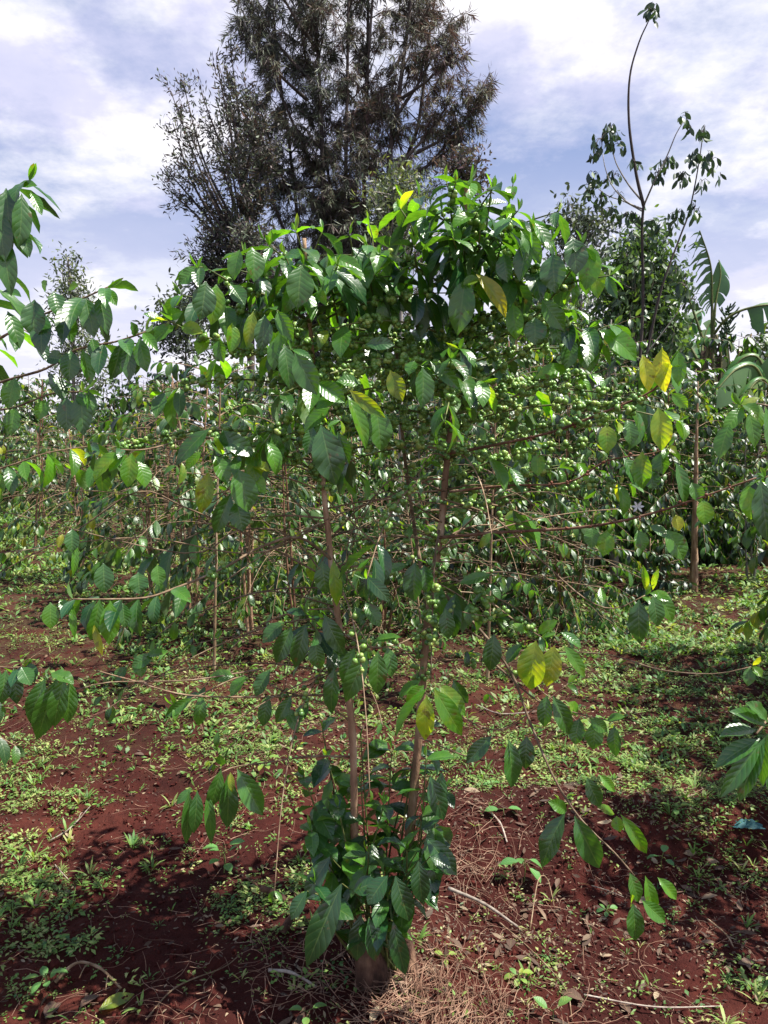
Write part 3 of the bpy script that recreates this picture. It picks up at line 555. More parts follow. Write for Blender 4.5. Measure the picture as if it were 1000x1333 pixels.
# many thin leafless side twigs in the lower half
for k in range(34):
    st = (RST, LST)[k % 2]; a = at_stem(st, rng.uniform(560, 880)); az = rng.random()*6.28; L = rng.uniform(.25, .7); t = np.linspace(0, 1, 6)
    ri, sg_, w = rng.uniform(-.1, .5), rng.uniform(.2, 1.2), rng.normal(0, .12, 2)
    pts = smooth_path([a+np.array([cos(az), sin(az)*(1 if sin(az) > 0 else .6), 0])*L*x+UP*(ri*L*x-sg_*L*L*x*x)+np.array([w[0], w[1], 0])*x*x for x in t], .03)
    make_branch(pts, .0024, .001, M['twig'], K(start=.9, L=.05, skip=.5, berries=(.3, .6, 2) if k % 3 == 0 else None, tipbud=False))
# suckers round the foot, with dark broad leaves
for (x, y, Y, x0) in ((425, 985, 2.05, 470), (470, 965, 2.1, 490), (510, 975, 2.12, 500), (555, 985, 2.05, 515), (440, 1050, 1.92, 480), (500, 1045, 1.95, 495), (550, 1060, 1.9, 510), (480, 1110, 1.85, 492), (530, 1105, 1.85, 505), (410, 1150, 1.84, 476), (505, 1170, 1.84, 500), (470, 1020, 2.0, 485), (530, 1010, 2.15, 510), (395, 1010, 2.0, 470), (578, 1030, 2.0, 515), (420, 950, 2.1, 480), (545, 945, 2.15, 510), (405, 1080, 1.95, 474)):
    a = P(x0, 1262, 1.98); b = P(x, y, Y)
    pts = smooth_path([a, (a+b)/2+np.array([rng.normal(0, .02), rng.normal(0, .02), 0]), b], .03)
    m = MB(); tube(m, pts, .0045, .0018, 6, True, .1); o = m.build('sucker', M['greentwig'], tree, base)
    lb = MB(); branch_leaves(lb, None, pts, start=.45, space=.048, L=.10, droop=.75, berries=None, tintf=TK(.16, .13, 0, .5), skip=.2, wr=.5)
    lb.build('foliage', M['leaf'], o, base)
sk = [(445, 1150, 405, 1240, 1.80, 34), (400, 1160, 380, 1190, 1.84, 20), (515, 1140, 530, 1190, 1.78, 28), (505, 1140, 480, 1170, 1.8, 26), (545, 1120, 548, 1168, 1.78, 24), (560, 1115, 585, 1125, 1.8, 20), (480, 1195, 492, 1240, 1.8, 28), (512, 1200, 524, 1258, 1.79, 24), (470, 1190, 465, 1240, 1.85, 26), (555, 1090, 590, 1132, 1.84, 26), (430, 1115, 400, 1160, 1.86, 22), (460, 1160, 490, 1145, 1.82, 24), (560, 1010, 575, 1060, 1.9, 24), (575, 1005, 570, 1050, 1.95, 20)]
lb = MB()
m = MB()
for bx, by, tx, ty, Yh, w in sk:
    a = P(bx, by, Yh); b = P(tx, ty, Yh); D = b-a; Ls = np.linalg.norm(D)
    leaves(lb, a, unit(D)+np.array([0, -.3, .15]), np.array([0, -.7, .75])+rng.normal(0, .2, 3), Ls*1.1, w/F*Yh*1.1, [.05, rng.uniform(.3, .8), 0], .4, .2, .03, 10, 6)
    tube(m, smooth_path([P(495+rng.normal(0, 8), 1262, 1.98), (P(495, 1200, 1.95)+a)/2, a], .04), .003, .0015, 5)
o = m.build('sucker', M['greentwig'], tree, base); lb.build('foliage', M['leaf'], o, base)
print('branches', NBR[0])
# ------------------------------------------------------------------ neighbours whose branches reach into the frame
def near_tree(x, y, label, seqs, stems):
    global tree, base
    base = np.array([x, y, float(gh(x, y))]); tree = empty('coffee_tree', base, label, 'coffee tree')
    for s in stems:
        m = MB(); tube(m, smooth_path(s, .05), .018, .006, 9, True, .12); m.build('stem', M['bark'], tree, base)
    for path, kw, hero, r0 in seqs:
        make_branch(smooth_path(pp(path), .03), r0, r0*.45, M['twig'], kw, hero)
LX = P(-190, 600, 1.95)[0]
near_tree(LX, 1.95, 'coffee tree at the left edge, only its drooping dark-leaved branches reaching into view', [
  ([(-150, 330, 1.95), (-60, 290, 1.85), (0, 255, 1.75), (38, 236, 1.7)], K(start=.35, L=.115, space=.035, droop=1.0, berries=None, tintf=TK(.12, .1)),
   [(8, 245, 14, 312, 1.68, 30, .05, .2), (28, 252, 26, 318, 1.68, 26, .1), (20, 280, 34, 332, 1.7, 22, .3), (40, 250, 54, 277, 1.7, 14, .2), (-4, 270, 6, 335, 1.67, 28, .05), (30, 300, 38, 332, 1.69, 16, .1), (2, 300, 14, 380, 1.68, 26, .08), (22, 242, 46, 240, 1.7, 14, .3)], .004),
  ([(-150, 470, 1.95), (-40, 460, 1.85), (0, 440, 1.78), (60, 408, 1.72), (100, 392, 1.69), (140, 374, 1.66)], K(start=.7, L=.1, berries=None, tintf=TK(.15, .12)),
   [(45, 390, 44, 437, 1.7, 32, .04, .3), (70, 380, 78, 412, 1.69, 26, .05, .3), (78, 405, 94, 442, 1.7, 26, .35), (112, 388, 122, 436, 1.66, 26, .1), (128, 382, 140, 432, 1.66, 22, .08), (140, 376, 151, 396, 1.65, 14, .25), (58, 380, 60, 366, 1.7, 18, .1), (10, 405, 26, 450, 1.72, 22, .1), (2, 380, 26, 384, 1.73, 16, .1), (90, 375, 100, 372, 1.7, 14, .5)], .0042),
  ([(-150, 560, 1.95), (-40, 520, 1.85), (0, 498, 1.78), (60, 480, 1.72), (100, 455, 1.68), (150, 445, 1.66), (190, 432, 1.65)], K(start=.85, L=.08, berries=None, tintf=TK(.15, .12)),
   [(92, 456, 90, 494, 1.67, 26, .04), (107, 455, 118, 498, 1.66, 20, .3), (66, 486, 82, 518, 1.68, 26, .04, .2), (62, 465, 80, 468, 1.69, 22, .08), (158, 446, 146, 492, 1.65, 24, .08), (168, 448, 168, 494, 1.64, 20, .05, .15), (182, 440, 190, 482, 1.64, 22, .3), (175, 438, 172, 420, 1.65, 14, .1), (120, 440, 128, 470, 1.67, 18, .1), (20, 492, 10, 530, 1.72, 24, .3)], .0042),
  ([(-150, 620, 1.95), (-30, 545, 1.82), (20, 530, 1.75), (70, 512, 1.7), (108, 510, 1.68)], K(start=.9, L=.06, berries=None),
   [(87, 516, 86, 560, 1.68, 24, .04, .2), (106, 510, 108, 564, 1.67, 28, .03, .2), (60, 520, 50, 545, 1.7, 18, .35), (115, 508, 120, 540, 1.68, 16, .15), (70, 515, 92, 500, 1.7, 16, .2), (20, 530, 14, 565, 1.74, 22, .2)], .0035),
  ([(-150, 800, 1.9), (-60, 850, 1.75), (0, 868, 1.65), (30, 868, 1.62)], K(start=.8, L=.08, berries=None),
   [(8, 872, 2, 915, 1.6, 22, .1), (28, 868, 40, 890, 1.6, 22, .08), (18, 870, 22, 915, 1.61, 22, .06), (38, 862, 44, 885, 1.62, 16, .08), (0, 870, -14, 910, 1.6, 20, .2)], .003),
  ([(-150, 650, 2.0), (0, 610, 1.9), (60, 590, 1.88), (120, 580, 1.9)], K(start=.5, L=.09, berries=None, tintf=TK(.4, .2)), [], .003),
  ([(-150, 700, 2.0), (0, 650, 1.95), (60, 640, 1.9), (70, 600, 1.9)], K(start=.9, L=.07, berries=None, tintf=TK(.4, .2)), [], .0025),
  ([(-150, 520, 2.1), (-30, 400, 2.0), (10, 340, 1.9), (20, 300, 1.85)], K(start=.4, L=.11, berries=None, tintf=TK(.15, .1)), [], .0035),
  ([(-120, 560, 2.2), (-30, 470, 2.1), (20, 430, 2.1), (50, 440, 2.1)], K(start=.3, L=.1, berries=None, tintf=TK(.3, .2)), [], .0035),
  ], [[np.array([LX, 1.95, -.05]), np.array([LX+.03, 1.97, .8]), np.array([LX-.02, 1.93, 1.6]), np.array([LX+.04, 1.9, 2.15])]])
RX = P(1130, 600, 1.6)[0]
near_tree(RX, 1.6, 'coffee tree at the right edge, only a few long hanging leaves reaching into view', [
  ([(1120, 560, 1.6), (1040, 600, 1.5), (996, 622, 1.45)], K(start=.75, L=.1, berries=None, tintf=TK(.1, .1)), [(990, 624, 1000, 702, 1.42, 34, .04, .2), (1004, 630, 988, 690, 1.44, 30, .1, .2), (1010, 620, 1014, 700, 1.44, 30, .1)], .0035),
  ([(1120, 560, 1.6), (1060, 560, 1.5), (1000, 528, 1.4), (965, 528, 1.35)], K(start=.8, L=.07, berries=None, tintf=TK(.5, .15)), [(950, 552, 936, 594, 1.33, 24, .3), (968, 530, 944, 560, 1.34, 20, .35), (990, 518, 962, 534, 1.36, 18, .6, .8), (975, 535, 984, 580, 1.35, 20, .4), (996, 530, 1006, 590, 1.36, 26, .3)], .003),
  ([(1120, 820, 1.6), (1060, 880, 1.3), (1010, 925, 1.15), (985, 955, 1.1)], None, [(985, 950, 940, 955, 1.08, 24, .08), (990, 962, 934, 995, 1.08, 26, .1), (992, 965, 940, 1035, 1.07, 24, .1), (996, 960, 962, 1040, 1.07, 26, .08), (1000, 955, 990, 1020, 1.07, 28, .1), (998, 945, 955, 925, 1.08, 24, .1), (1000, 940, 975, 915, 1.08, 24, .12), (1002, 980, 1010, 1040, 1.08, 28, .08)], .0035),
  ], [[np.array([RX, 1.6, -.05]), np.array([RX+.03, 1.6, .8]), np.array([RX-.02, 1.62, 1.5]), np.array([RX+.02, 1.6, 2.0])]])

# ------------------------------------------------------------------ coffee trees of the rows behind: a few kinds, then copies
def coffee_kind(hgt, nst, nbr, Lb, lush, stemmat='bark', leafs=.12, spread=.16, low=.35, tint=(.25, .2), berr=True, nu=4, sr=.014):
    root = empty('coffee_tree', (0, 0, 0), 'x', 'coffee tree')
    bw, lb, bb = MB(), MB(), MB()
    for s in range(nst):
        az = rng.random()*6.28; h = hgt*rng.uniform(.85, 1)
        tip = np.array([cos(az)*spread, sin(az)*spread, h]); b0 = np.array([cos(az)*.03, sin(az)*.03, -.1])
        pts = smooth_path([b0, b0*.5+tip*.45+rng.normal(0, .03, 3)*[1, 1, 0]+UP*.02, tip], .08)
        sm_ = MB(); tube(sm_, pts, sr*rng.uniform(.8, 1.2), .005, 7, True, .1); sm_.build('stem', M[stemmat], root)
        for n in range(nbr):
            f = low+(1-low)*(n+rng.random())/nbr
            a = pts[int(f*(len(pts)-1))]; az2 = n*2.4+rng.normal(0, .4)
            L = Lb*(1.15-.75*max(0, f-.45)/.55)*rng.uniform(.7, 1.15); ri = .25+.7*max(0, f-.5)
            t = np.linspace(0, 1, 5); P_ = [a+np.array([cos(az2), sin(az2), 0])*L*x+UP*(ri*L*x-.75*L*L*x*x) for x in t]
            P_ = smooth_path(P_, .09); tube(bw, P_, .0035, .0015, 4)
            branch_leaves(lb, bb if berr else None, P_, start=1-lush*rng.uniform(.6, 1.2), space=.05, L=leafs, droop=.85, berries=(.2, .7, 5) if berr and rng.random() < .15 else None,
                          tintf=lambda k: [float(np.clip(rng.normal(*tint), 0, 1)), rng.random(), 0], tipbud=False, skip=.15, nu=nu, nv=2, blvl=1, bsz=.007)
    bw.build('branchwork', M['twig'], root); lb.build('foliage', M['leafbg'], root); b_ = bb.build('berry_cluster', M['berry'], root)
    if b_: b_['kind'] = 'stuff'
    return root
kinds = {
 'bushy': coffee_kind(2.7, 5, 26, .8, .8, 'bark', leafs=.15, spread=.35, low=.08, tint=(.22, .22), berr=False, nu=3),
 'lush': coffee_kind(2.3, 3, 30, .75, .55, 'redbark', leafs=.105, tint=(.3, .25)),
 'lush2': coffee_kind(2.45, 4, 28, .7, .5, 'greybark', tint=(.25, .25), leafs=.10),
 'oldgrey': coffee_kind(2.4, 1, 40, .8, .5, 'greybark', tint=(.25, .25), leafs=.10, low=.42, sr=.052),
 'oldred': coffee_kind(2.3, 1, 40, .8, .5, 'tanbark', tint=(.25, .25), leafs=.10, low=.42, sr=.042),
 'tall': coffee_kind(2.9, 3, 28, .7, .6, 'bark', tint=(.3, .2), low=.4),
 'sparse': coffee_kind(2.1, 2, 26, .8, .28, 'redbark', tint=(.30, .25), berr=True),
 'twiggy': coffee_kind(2.0, 5, 28, .8, .2, 'tanbark', tint=(.32, .25), berr=False),
 'slim': coffee_kind(2.2, 1, 30, .7, .3, 'bark', tint=(.3, .2), low=.5, sr=.012),
 'young': coffee_kind(.62, 5, 12, .22, .95, 'bark', leafs=.10, spread=.1, low=.1, tint=(.08, .1), berr=False, sr=.008),
 'low': coffee_kind(1.3, 5, 24, .6, .45, 'redbark', leafs=.088, spread=.35, low=.1, tint=(.3, .2), berr=False, sr=.012),
}
index_children(); used = set()
GB = 'coffee trees in the rows behind'
def place(kind, x, y, scale, label, rz=None, sc=None):
    src = kinds[kind]
    if kind in used: o = copy_tree(src)
    else: o = src; used.add(kind)
    o.location = (x, y, float(gh(x, y))); o.rotation_euler = (rng.normal(0, .03), rng.normal(0, .03), rng.random()*6.28 if rz is None else rz); o.scale = (scale,)*3
    o['label'] = label; o['category'] = 'coffee tree'; o['group'] = GB
    return o
def pg(kind, px, py, scale, label):
    g = G(px, py); return place(kind, g[0], g[1], scale, label)
pg('slim', 272, 872, .98, 'slender coffee tree with one thin bare stem standing left behind the main tree')
pg('twiggy', 250, 803, 1.0, 'twiggy coffee tree with several close stems, half hidden behind the slender one on the left')
pg('slim', 628, 886, .9, 'slim coffee tree with bare reddish stem just right behind the main stem')
pg('lush', 657, 790, 1.0, 'leafy coffee tree with a straight brown stem behind the right side of the main crown')
pg('oldred', 905, 768, .9, 'coffee tree with a reddish trunk standing by the dark clod patch at the right')
pg('oldgrey', 805, 752, 1.02, 'coffee tree with a pale grey trunk in the right background')
pg('young', 845, 790, 1.0, 'small dark bushy young coffee plant between the grey and the reddish trunks')
pg('sparse', 455, 758, 1.0, 'thin-leaved coffee tree seen through the gap between the two main stems')
pg('low', 170, 706, .95, 'low twiggy coffee bush with a reddish base left of centre')
pg('lush2', 560, 735, .95, 'green coffee tree directly behind the main right stem')
pg('lush', 720, 735, 1.05, 'dense coffee tree left of the grey trunk')
pg('sparse', 330, 700, 1.0, 'sparse coffee tree behind the left crown of the main tree')
pg('lush2', 960, 712, .8, 'coffee tree near the right edge behind the reddish trunk')
pg('low', 620, 705, .9, 'low leafy coffee bush behind the slim reddish stem')
pg('twiggy', 60, 690, .8, 'twiggy coffee tree at the left edge above the sunlit weeds')
rows = [('sparse', 225, 9.0, 1.0, 'yellowing sparse coffee tree on the left, its top level with the hanging left branches'),
 ('lush', 400, 9.5, 1.0, 'coffee tree in the middle distance below the left crown'),
 ('lush2', 505, 10.0, 1.0, 'coffee tree in the middle distance behind the open centre'),
 ('tall', 690, 9.0, 1.12, 'tall coffee tree rising behind the berry-laden right crown'),
 ('tall', 800, 9.5, 1.15, 'tall dense coffee tree below the thin-branched tree'),
 ('lush', 880, 10.0, .95, 'coffee tree in the second row at the right'),
 ('lush', 985, 9.0, .8, 'coffee tree at the far right edge under the banana leaves'),
 ('sparse', 130, 12.0, .8, 'small sparse coffee tree far back on the left'),
 ('lush', 10, 14.0, .85, 'far coffee tree at the left edge beyond the sunlit weeds'),
 ('lush2', 75, 18.0, .8, 'dark rounded coffee tree beyond the sunlit clearing'),
 ('lush', 140, 20.0, .8, 'dark far coffee tree right of the sunlit clearing'),
 ('tall', 300, 12.5, .9, 'far coffee tree glimpsed left behind the slender stem'),
 ('lush2', 360, 14.0, 1.0, 'far coffee tree behind the left main stem'),
 ('tall', 450, 13.0, .9, 'far coffee tree below the tall dark trees'),
 ('lush', 560, 13.5, 1.0, 'far coffee tree behind the right main stem'),
 ('lush2', 640, 13.0, 1.3, 'far coffee tree filling the gap right of the main stem'),
 ('tall', 740, 13.5, 1.3, 'far coffee tree left of the thin-branched tree'),
 ('lush', 850, 14.0, 1.2, 'far coffee tree right of the thin-branched tree'),
 ('lush2', 935, 13.0, .9, 'far coffee tree under the banana plant'),
 ('lush', 1040, 13.0, 1.2, 'far coffee tree just beyond the right edge'),
 ('lush2', 215, 17.0, 1.0, 'farthest coffee tree on the left below the distant grey crown'),
 ('tall', -40, 11.0, .8, 'coffee tree half outside the left edge in the middle distance')]
for kd, px, Y, sc, lab in rows:
    place(kd, P(px, 600, Y)[0], Y, sc, lab)

for k in range(44):
    Y = [11.5, 16, 20, 25][k % 4]; px = -140+1280*((k//4)+.25*(k % 4)+rng.random()*.5)/11
    if px < 330 and Y < 15: continue
    o = place('bushy', P(px, 600, Y)[0], Y+rng.normal(0, .6), rng.uniform(.85, 1.1)*(1.0 if Y < 22 else 1.25), 'dense dark bush in the unbroken green line far behind the coffee rows'); o['group'] = 'bushes of the far green line'; o['category'] = 'bush'
for (px, Y, kd, sc, lab) in ((385, 8.3, 'low', 1.1, 'bushy low coffee plant just left of the left main stem, well behind it'), (470, 8.8, 'low', 1.2, 'low coffee bush filling the gap between the two main stems'), (545, 8.2, 'low', 1.15, 'low coffee bush close behind the right main stem'),
  (595, 9.5, 'bushy', .8, 'rounded dark bush right of the right main stem'), (655, 9.0, 'low', 1.3, 'low coffee bush at the foot of the straight brown stem'), (700, 8.4, 'lush', .95, 'coffee tree with low foliage left of the thick grey trunk'), (755, 8.8, 'bushy', .85, 'dark leafy bush immediately left of the grey trunk'),
  (850, 9.2, 'bushy', .9, 'dark leafy bush between grey and reddish trunks, behind the small dark plant'), (925, 9.0, 'bushy', .75, 'dark leafy bush right of the reddish trunk'), (985, 7.6, 'lush2', .8, 'leafy coffee tree cut by the right edge above the sunny weeds'), (1030, 9.5, 'bushy', .75, 'dark bush just beyond the right edge'),
  (500, 5.6, 'low', .85, 'low coffee bush between the two main stems, nearest of those behind'), (590, 6.2, 'low', .95, 'low coffee bush touching the right main stem from behind'), (690, 5.9, 'low', .8, 'low coffee bush behind the yellow-green drooping leaves'), (745, 6.6, 'lush', .85, 'coffee tree rising between the slim stem and the grey trunk'), (400, 6.6, 'low', .85, 'low twiggy bush left of the left main stem'),
  (430, 10.8, 'bushy', .9, 'dark bush seen beside the left main stem'), (510, 11.0, 'bushy', .95, 'dark bush seen exactly between the stems'), (300, 10.2, 'low', 1.3, 'tangled low bush left behind the twiggy coffee tree'), (215, 10.5, 'twiggy', 1.1, 'twiggy yellowing coffee tree in the left middle distance'),
  (120, 13.5, 'bushy', .75, 'round dark bush in the left clearing'), (35, 9.5, 'sparse', 1.05, 'sparse coffee tree by the left edge in the middle distance'), (650, 7.4, 'tall', .95, 'coffee tree rising behind the slim reddish stem'), (770, 7.2, 'lush2', 1.05, 'coffee tree with sunlit upper leaves left of the yellow leaves'), (870, 7.8, 'lush', .95, 'coffee tree behind the two yellow leaves')):
    place(kd, P(px, 600, Y)[0], Y, sc, lab)
for (px, Y, kd, sc, lab) in ((195, 6.8, 'twiggy', .85, 'bare twiggy coffee tree just left of the slender stem'), (320, 5.6, 'twiggy', .8, 'bare twiggy coffee tree right of the slender stem'), (560, 5.0, 'slim', .75, 'slim coffee tree right behind the right main stem'), (390, 5.2, 'sparse', .8, 'sparse coffee tree right behind the left main stem'),
  (740, 5.8, 'low', .8, 'leafy low coffee bush behind the long right branches'), (100, 7.6, 'twiggy', .8, 'bare twiggy coffee tree above the left foreground branch')):
    place(kd, P(px, 600, Y)[0], Y, sc, lab)
place('lush2', -2.0, 2.05, 1.0, 'unseen coffee tree added outside the left edge to shade the bottom left corner')  # out of view, added so its shadow covers the bottom left ground
place('lush2', 2.6, 3.2, 1.0, 'unseen coffee tree added outside the right edge to shade the midground soil')  # out of view, added to throw shade on the right-hand ground
place('lush', 2.75, 3.9, 1.05, 'unseen coffee tree added outside the right edge for shade, third from the camera')  # another unseen tree added for its shadow on the right
place('tall', 2.1, 2.4, .9, 'unseen coffee tree added outside the right edge to shade the hollow')  # nearest unseen tree, added to darken the hollow with its shadow
place('tall', -2.9, 4.2, 1.0, 'coffee tree outside the left edge one row back')
place('tall', 3.2, 4.6, 1.0, 'unseen coffee tree added outside the right edge for shade, one row back')  # farthest of the unseen trees added for shade on the right
# ------------------------------------------------------------------ trees against the sky
def casuarina(label, trunks, limbs, tintc, gap=0, seed=0, root_px=400, Y=18, spray=40, extra=(), limbspan=(0, 1), lenf=1.0):
    b0 = P(root_px, 560, Y); b0[2] = 0
    t_ = empty('casuarina_tree', b0, label, 'tree')
    for seq, r in trunks:
        pts = smooth_path([P(x, y, Y+dy) for x, y, dy in seq], .3)
        m = MB(); tube(m, pts, r, r*.35, 8, True, .06); m.build('trunk', M['darkbark'], t_, b0)
    cb, cl_ = MB(), MB()
    def spraybranch(a, d, L, tc, dens=1.0):
        n = max(4, int(L/.16)); t = np.linspace(0, 1, n)[:, None]
        pts = a+d*L*t+UP*(L*.12*np.sin(t*pi*.6))+np.cumsum(rng.normal(0, .02, (n, 3)), 0); tube(cb, pts, .018*L**.5, .004, 4)
        for k in range(1, n):
            for s in range(2):
                if rng.random() > .9*dens: continue
                q = pts[k]; dd = unit(d*.6+rng.normal(0, .6, 3)+UP*.1); l2 = rng.uniform(.15, .42)
                tw = q+dd*l2*np.linspace(0, 1, 4)[:, None]-UP*(.12*np.linspace(0, 1, 4)[:, None]**2)
                tube(cb, tw, .005, .002, 3)
                m_ = spray; u = rng.random(m_)[:, None]; B = q+dd*l2*u-UP*.1*u*u
                D = unit(dd*.45-UP*rng.uniform(.2, 1.4, (m_, 1))+rng.normal(0, .42, (m_, 3)))
                leaves(cl_, B, D, rng.normal(0, 1, (m_, 3)), rng.uniform(.12, .30, m_), rng.uniform(.010, .024, m_), np.stack([np.clip(rng.normal(tc, .15, m_), 0, 1), rng.random(m_), rng.random(m_)], 1), rng.uniform(0, .8, m_), 0, 0, 2, 1)
    for seq, r in trunks:
        pts = smooth_path([P(x, y, Y+dy) for x, y, dy in seq], .3); N = limbs; K_ = len(pts)
        for n in range(N):
            f = limbspan[0]+(limbspan[1]-limbspan[0])*(n+rng.random())/N; a = pts[int(f*(K_-1))]; az = rng.random()*6.28
            dens = .15+1.4*vnoise(np.array(f*9+seed), np.array(az*1.3), seed)
            L = lenf*rng.uniform(.7, 1.7)*(1.25-.5*f)
            d = unit(np.array([cos(az), sin(az), rng.uniform(.35, 1.2)])); spraybranch(a, d, L, tintc(f), float(dens))
    for (x0, y0, x1, y1, k) in extra:       # limbs that make the outline
        a = P(x0, y0, Y); b = P(x1, y1, Y+rng.normal(0, .6)); pts = smooth_path([a, (a+b)/2-UP*.12*np.linalg.norm(b-a)*.5, b], .2); tube(cb, pts, .045, .008, 5)
        for q in range(k):
            f = rng.uniform(.3, 1)**.8; p = pts[int(f*(len(pts)-1))]; dd = unit(unit(b-a)+rng.normal(0, .55, 3)); spraybranch(p, dd, rng.uniform(.25, .7), tintc(f), .8)
    cb.build('branchwork', M['darkbark'], t_, b0); cl_.build('crown', M['cas'], t_, b0)
    return t_
casuarina('tall dense dark tree with olive patches, middle one of the three against the sky',
  [([(418, 640, 0), (421, 330, 0), (418, 150, 0), (412, 40, 0), (405, -80, 0)], .08), ([(402, 640, .5), (390, 330, .8), (378, 200, .8), (362, 80, .8), (350, -60, .8)], .06), ([(440, 640, .4), (436, 330, 1), (420, 180, 1), (395, 60, 1), (385, -60, 1)], .05)], 72, lambda f: .30+.35*(rng.random() < .35), seed=3, root_px=418, lenf=.85,
  extra=[(400, 200, 345, 60, 7), (410, 110, 330, 10, 7), (380, 260, 335, 130, 8), (370, 300, 330, 180, 8), (410, 60, 350, -40, 6), (430, 240, 360, 240, 7), (400, 130, 320, 40, 5)])
casuarina('tall airy tree with thin trunks and reddish brown foliage, rightmost of the three',
  [([(452, 640, 0), (450, 280, 0), (452, 120, 0), (455, -80, 0)], .07), ([(462, 640, .3), (462, 280, .3), (474, 150, .3), (490, -70, .3)], .07), ([(470, 640, .6), (474, 260, .6), (478, 120, .6), (480, -80, .6)], .08), ([(500, 640, .2), (505, 250, .2), (520, 120, .2), (545, -70, .2)], .09), ([(515, 640, .8), (520, 270, .8), (545, 160, .8), (560, 40, .8), (575, -60, .8)], .07)], 42, lambda f: .55+.4*(rng.random() < .5), seed=9, root_px=480, lenf=.72,
  extra=[(515, 220, 600, 110, 10), (520, 250, 630, 120, 10), (520, 130, 600, 60, 9), (510, 160, 590, 20, 9), (530, 230, 600, 180, 6), (505, 100, 570, -20, 8), (540, 200, 615, 150, 6)], limbspan=(.25, 1))
def fan_tree():
    Y = 16; b0 = P(322, 560, Y); b0[2] = 0
    t_ = empty('tree', b0, 'dark tree with limbs fanning out to the left, leftmost of the three tall trees', 'tree')
    m = MB(); tube(m, smooth_path([P(328, 640, Y), P(326, 400, Y), P(322, 300, Y), P(318, 230, Y), P(300, 140, Y)], .3), .10, .03, 8, True, .06); m.build('trunk', M['darkbark'], t_, b0)
    cb, cl_ = MB(), MB()
    ends = [(222, 118, 300, 300), (240, 115, 305, 290), (212, 215, 290, 310), (225, 160, 295, 305), (218, 245, 290, 315), (262, 120, 305, 270), (282, 80, 312, 240), (300, 62, 315, 220), (250, 180, 300, 290), (235, 200, 298, 300), (270, 165, 310, 280), (290, 110, 315, 250),
            (262, 330, 300, 360), (280, 300, 310, 340), (255, 350, 300, 370), (345, 250, 325, 300), (350, 200, 322, 260), (290, 350, 315, 380), (268, 240, 300, 310), (320, 120, 318, 220), (335, 160, 320, 230), (340, 320, 325, 350), (300, 200, 315, 280), (275, 270, 308, 320), (315, 330, 322, 360), (300, 280, 318, 330), (250, 390, 315, 420), (280, 380, 320, 400), (340, 380, 325, 400), (300, 400, 325, 420), (360, 350, 326, 380), (310, 380, 325, 400), (270, 350, 315, 390), (350, 300, 325, 340), (330, 280, 322, 320)]
    for (x1, y1, x0, y0) in ends:
        a = P(x0, y0, Y); b = P(x1, y1, Y+rng.normal(0, .7)); mid = (a+b)/2+np.array([rng.normal(0, .08), 0, -.12])
        pts = smooth_path([a, mid, b], .15); tube(cb, pts, .035, .008, 5)
        dense = 1 if x1 < 300 and y1 < 260 else 2.6
        for q in range(int(9*dense)):
            f = rng.uniform(.45 if dense == 1 else .0, 1); p = pts[int(f*(len(pts)-1))]; dd = unit(unit(b-a)+rng.normal(0, .7, 3)); l = rng.uniform(.1, .5)
            e = p+dd*l; tube(cb, np.array([p, (p+e)/2+rng.normal(0, .02, 3), e]), .008, .003, 3)
            n = 26 if dense == 1 else 40; C = p+(e-p)*rng.uniform(.3, 1.15, (n, 1))+rng.normal(0, .07, (n, 3))
            leaves(cl_, C, unit(dd+rng.normal(0, .8, (n, 3))), rng.normal(0, 1, (n, 3)), rng.uniform(.07, .16, n), rng.uniform(.018, .045, n), np.stack([np.clip(rng.normal(.35, .3, n), 0, 1), rng.random(n), rng.random(n)], 1), .4, .1, 0, 2, 2)
    cb.build('branchwork', M['darkbark'], t_, b0); cl_.build('crown', M['cas'], t_, b0)
fan_tree()
def cloud_tree(name, label, Y, trunk, blobs, mat='treeleaf', barkm='darkbark', ls=(.07, .13), lw=.42, tint=(.3, .25), droop=.5, r=.05, clump=.16, cn=22, roots=None, cat='tree'):
    b0 = P(trunk[0][0], trunk[0][1], Y); b0[2] = float(gh(b0[0], Y)); t_ = empty(name, b0, label, cat)
    tp = smooth_path([np.array([b0[0], Y, b0[2]-.1])]+[P(x, y, Y) for x, y in trunk[1:]], .2)
    m = MB(); tube(m, tp, r, r*.4, 7, True, .08); m.build('trunk', M[barkm], t_, b0)
    cb, cl_ = MB(), MB()
    for (x, y, rx, ry, n) in blobs:
        for q in range(n):
            an = rng.random()*6.28; rr = rng.random()**.5; dz = rng.normal(0, .5)
            c = P(x+rx*rr*cos(an), y+ry*rr*sin(an), Y+dz*rx*Y/F*1.2)
            zt = c[2]-abs(rng.normal(.35, .2)); k = int(np.argmin(np.abs(tp[:, 2]-zt))); a = tp[k]
            pts = smooth_path([a, (a+c)/2+rng.normal(0, .05, 3)-UP*.05, c], .2); tube(cb, pts, .012, .003, 4)
            u = rng.random((cn, 1))**2; C = c-(c-a)/max(np.linalg.norm(c-a), .01)*u*.35+rng.normal(0, clump*.5, (cn, 3))
            D = unit(rng.normal(0, .7, (cn, 3))-UP*droop+unit(c-a)*.3)
            leaves(cl_, C, D, rng.normal(0, .8, (cn, 3))+UP*.5, rng.uniform(*ls, cn), rng.uniform(*ls, cn)*lw, np.stack([np.clip(rng.normal(*tint, cn), 0, 1), rng.random(cn), rng.random(cn)], 1), rng.uniform(.1, .8, cn), .15, 0, 3, 2)
    cb.build('branchwork', M[barkm], t_, b0); cl_.build('crown', M[mat], t_, b0)
cloud_tree('tree', 'pale grey-green feathery tree beyond the left coffee branches', 15, [(95, 640), (96, 500), (92, 380), (88, 335)], [(90, 350, 14, 24, 16), (95, 400, 30, 35, 40), (105, 450, 40, 40, 40), (125, 470, 30, 30, 20)], 'greyleaf', 'greybark', (.07, .15), .3, (.45, .3), .1, clump=.3)
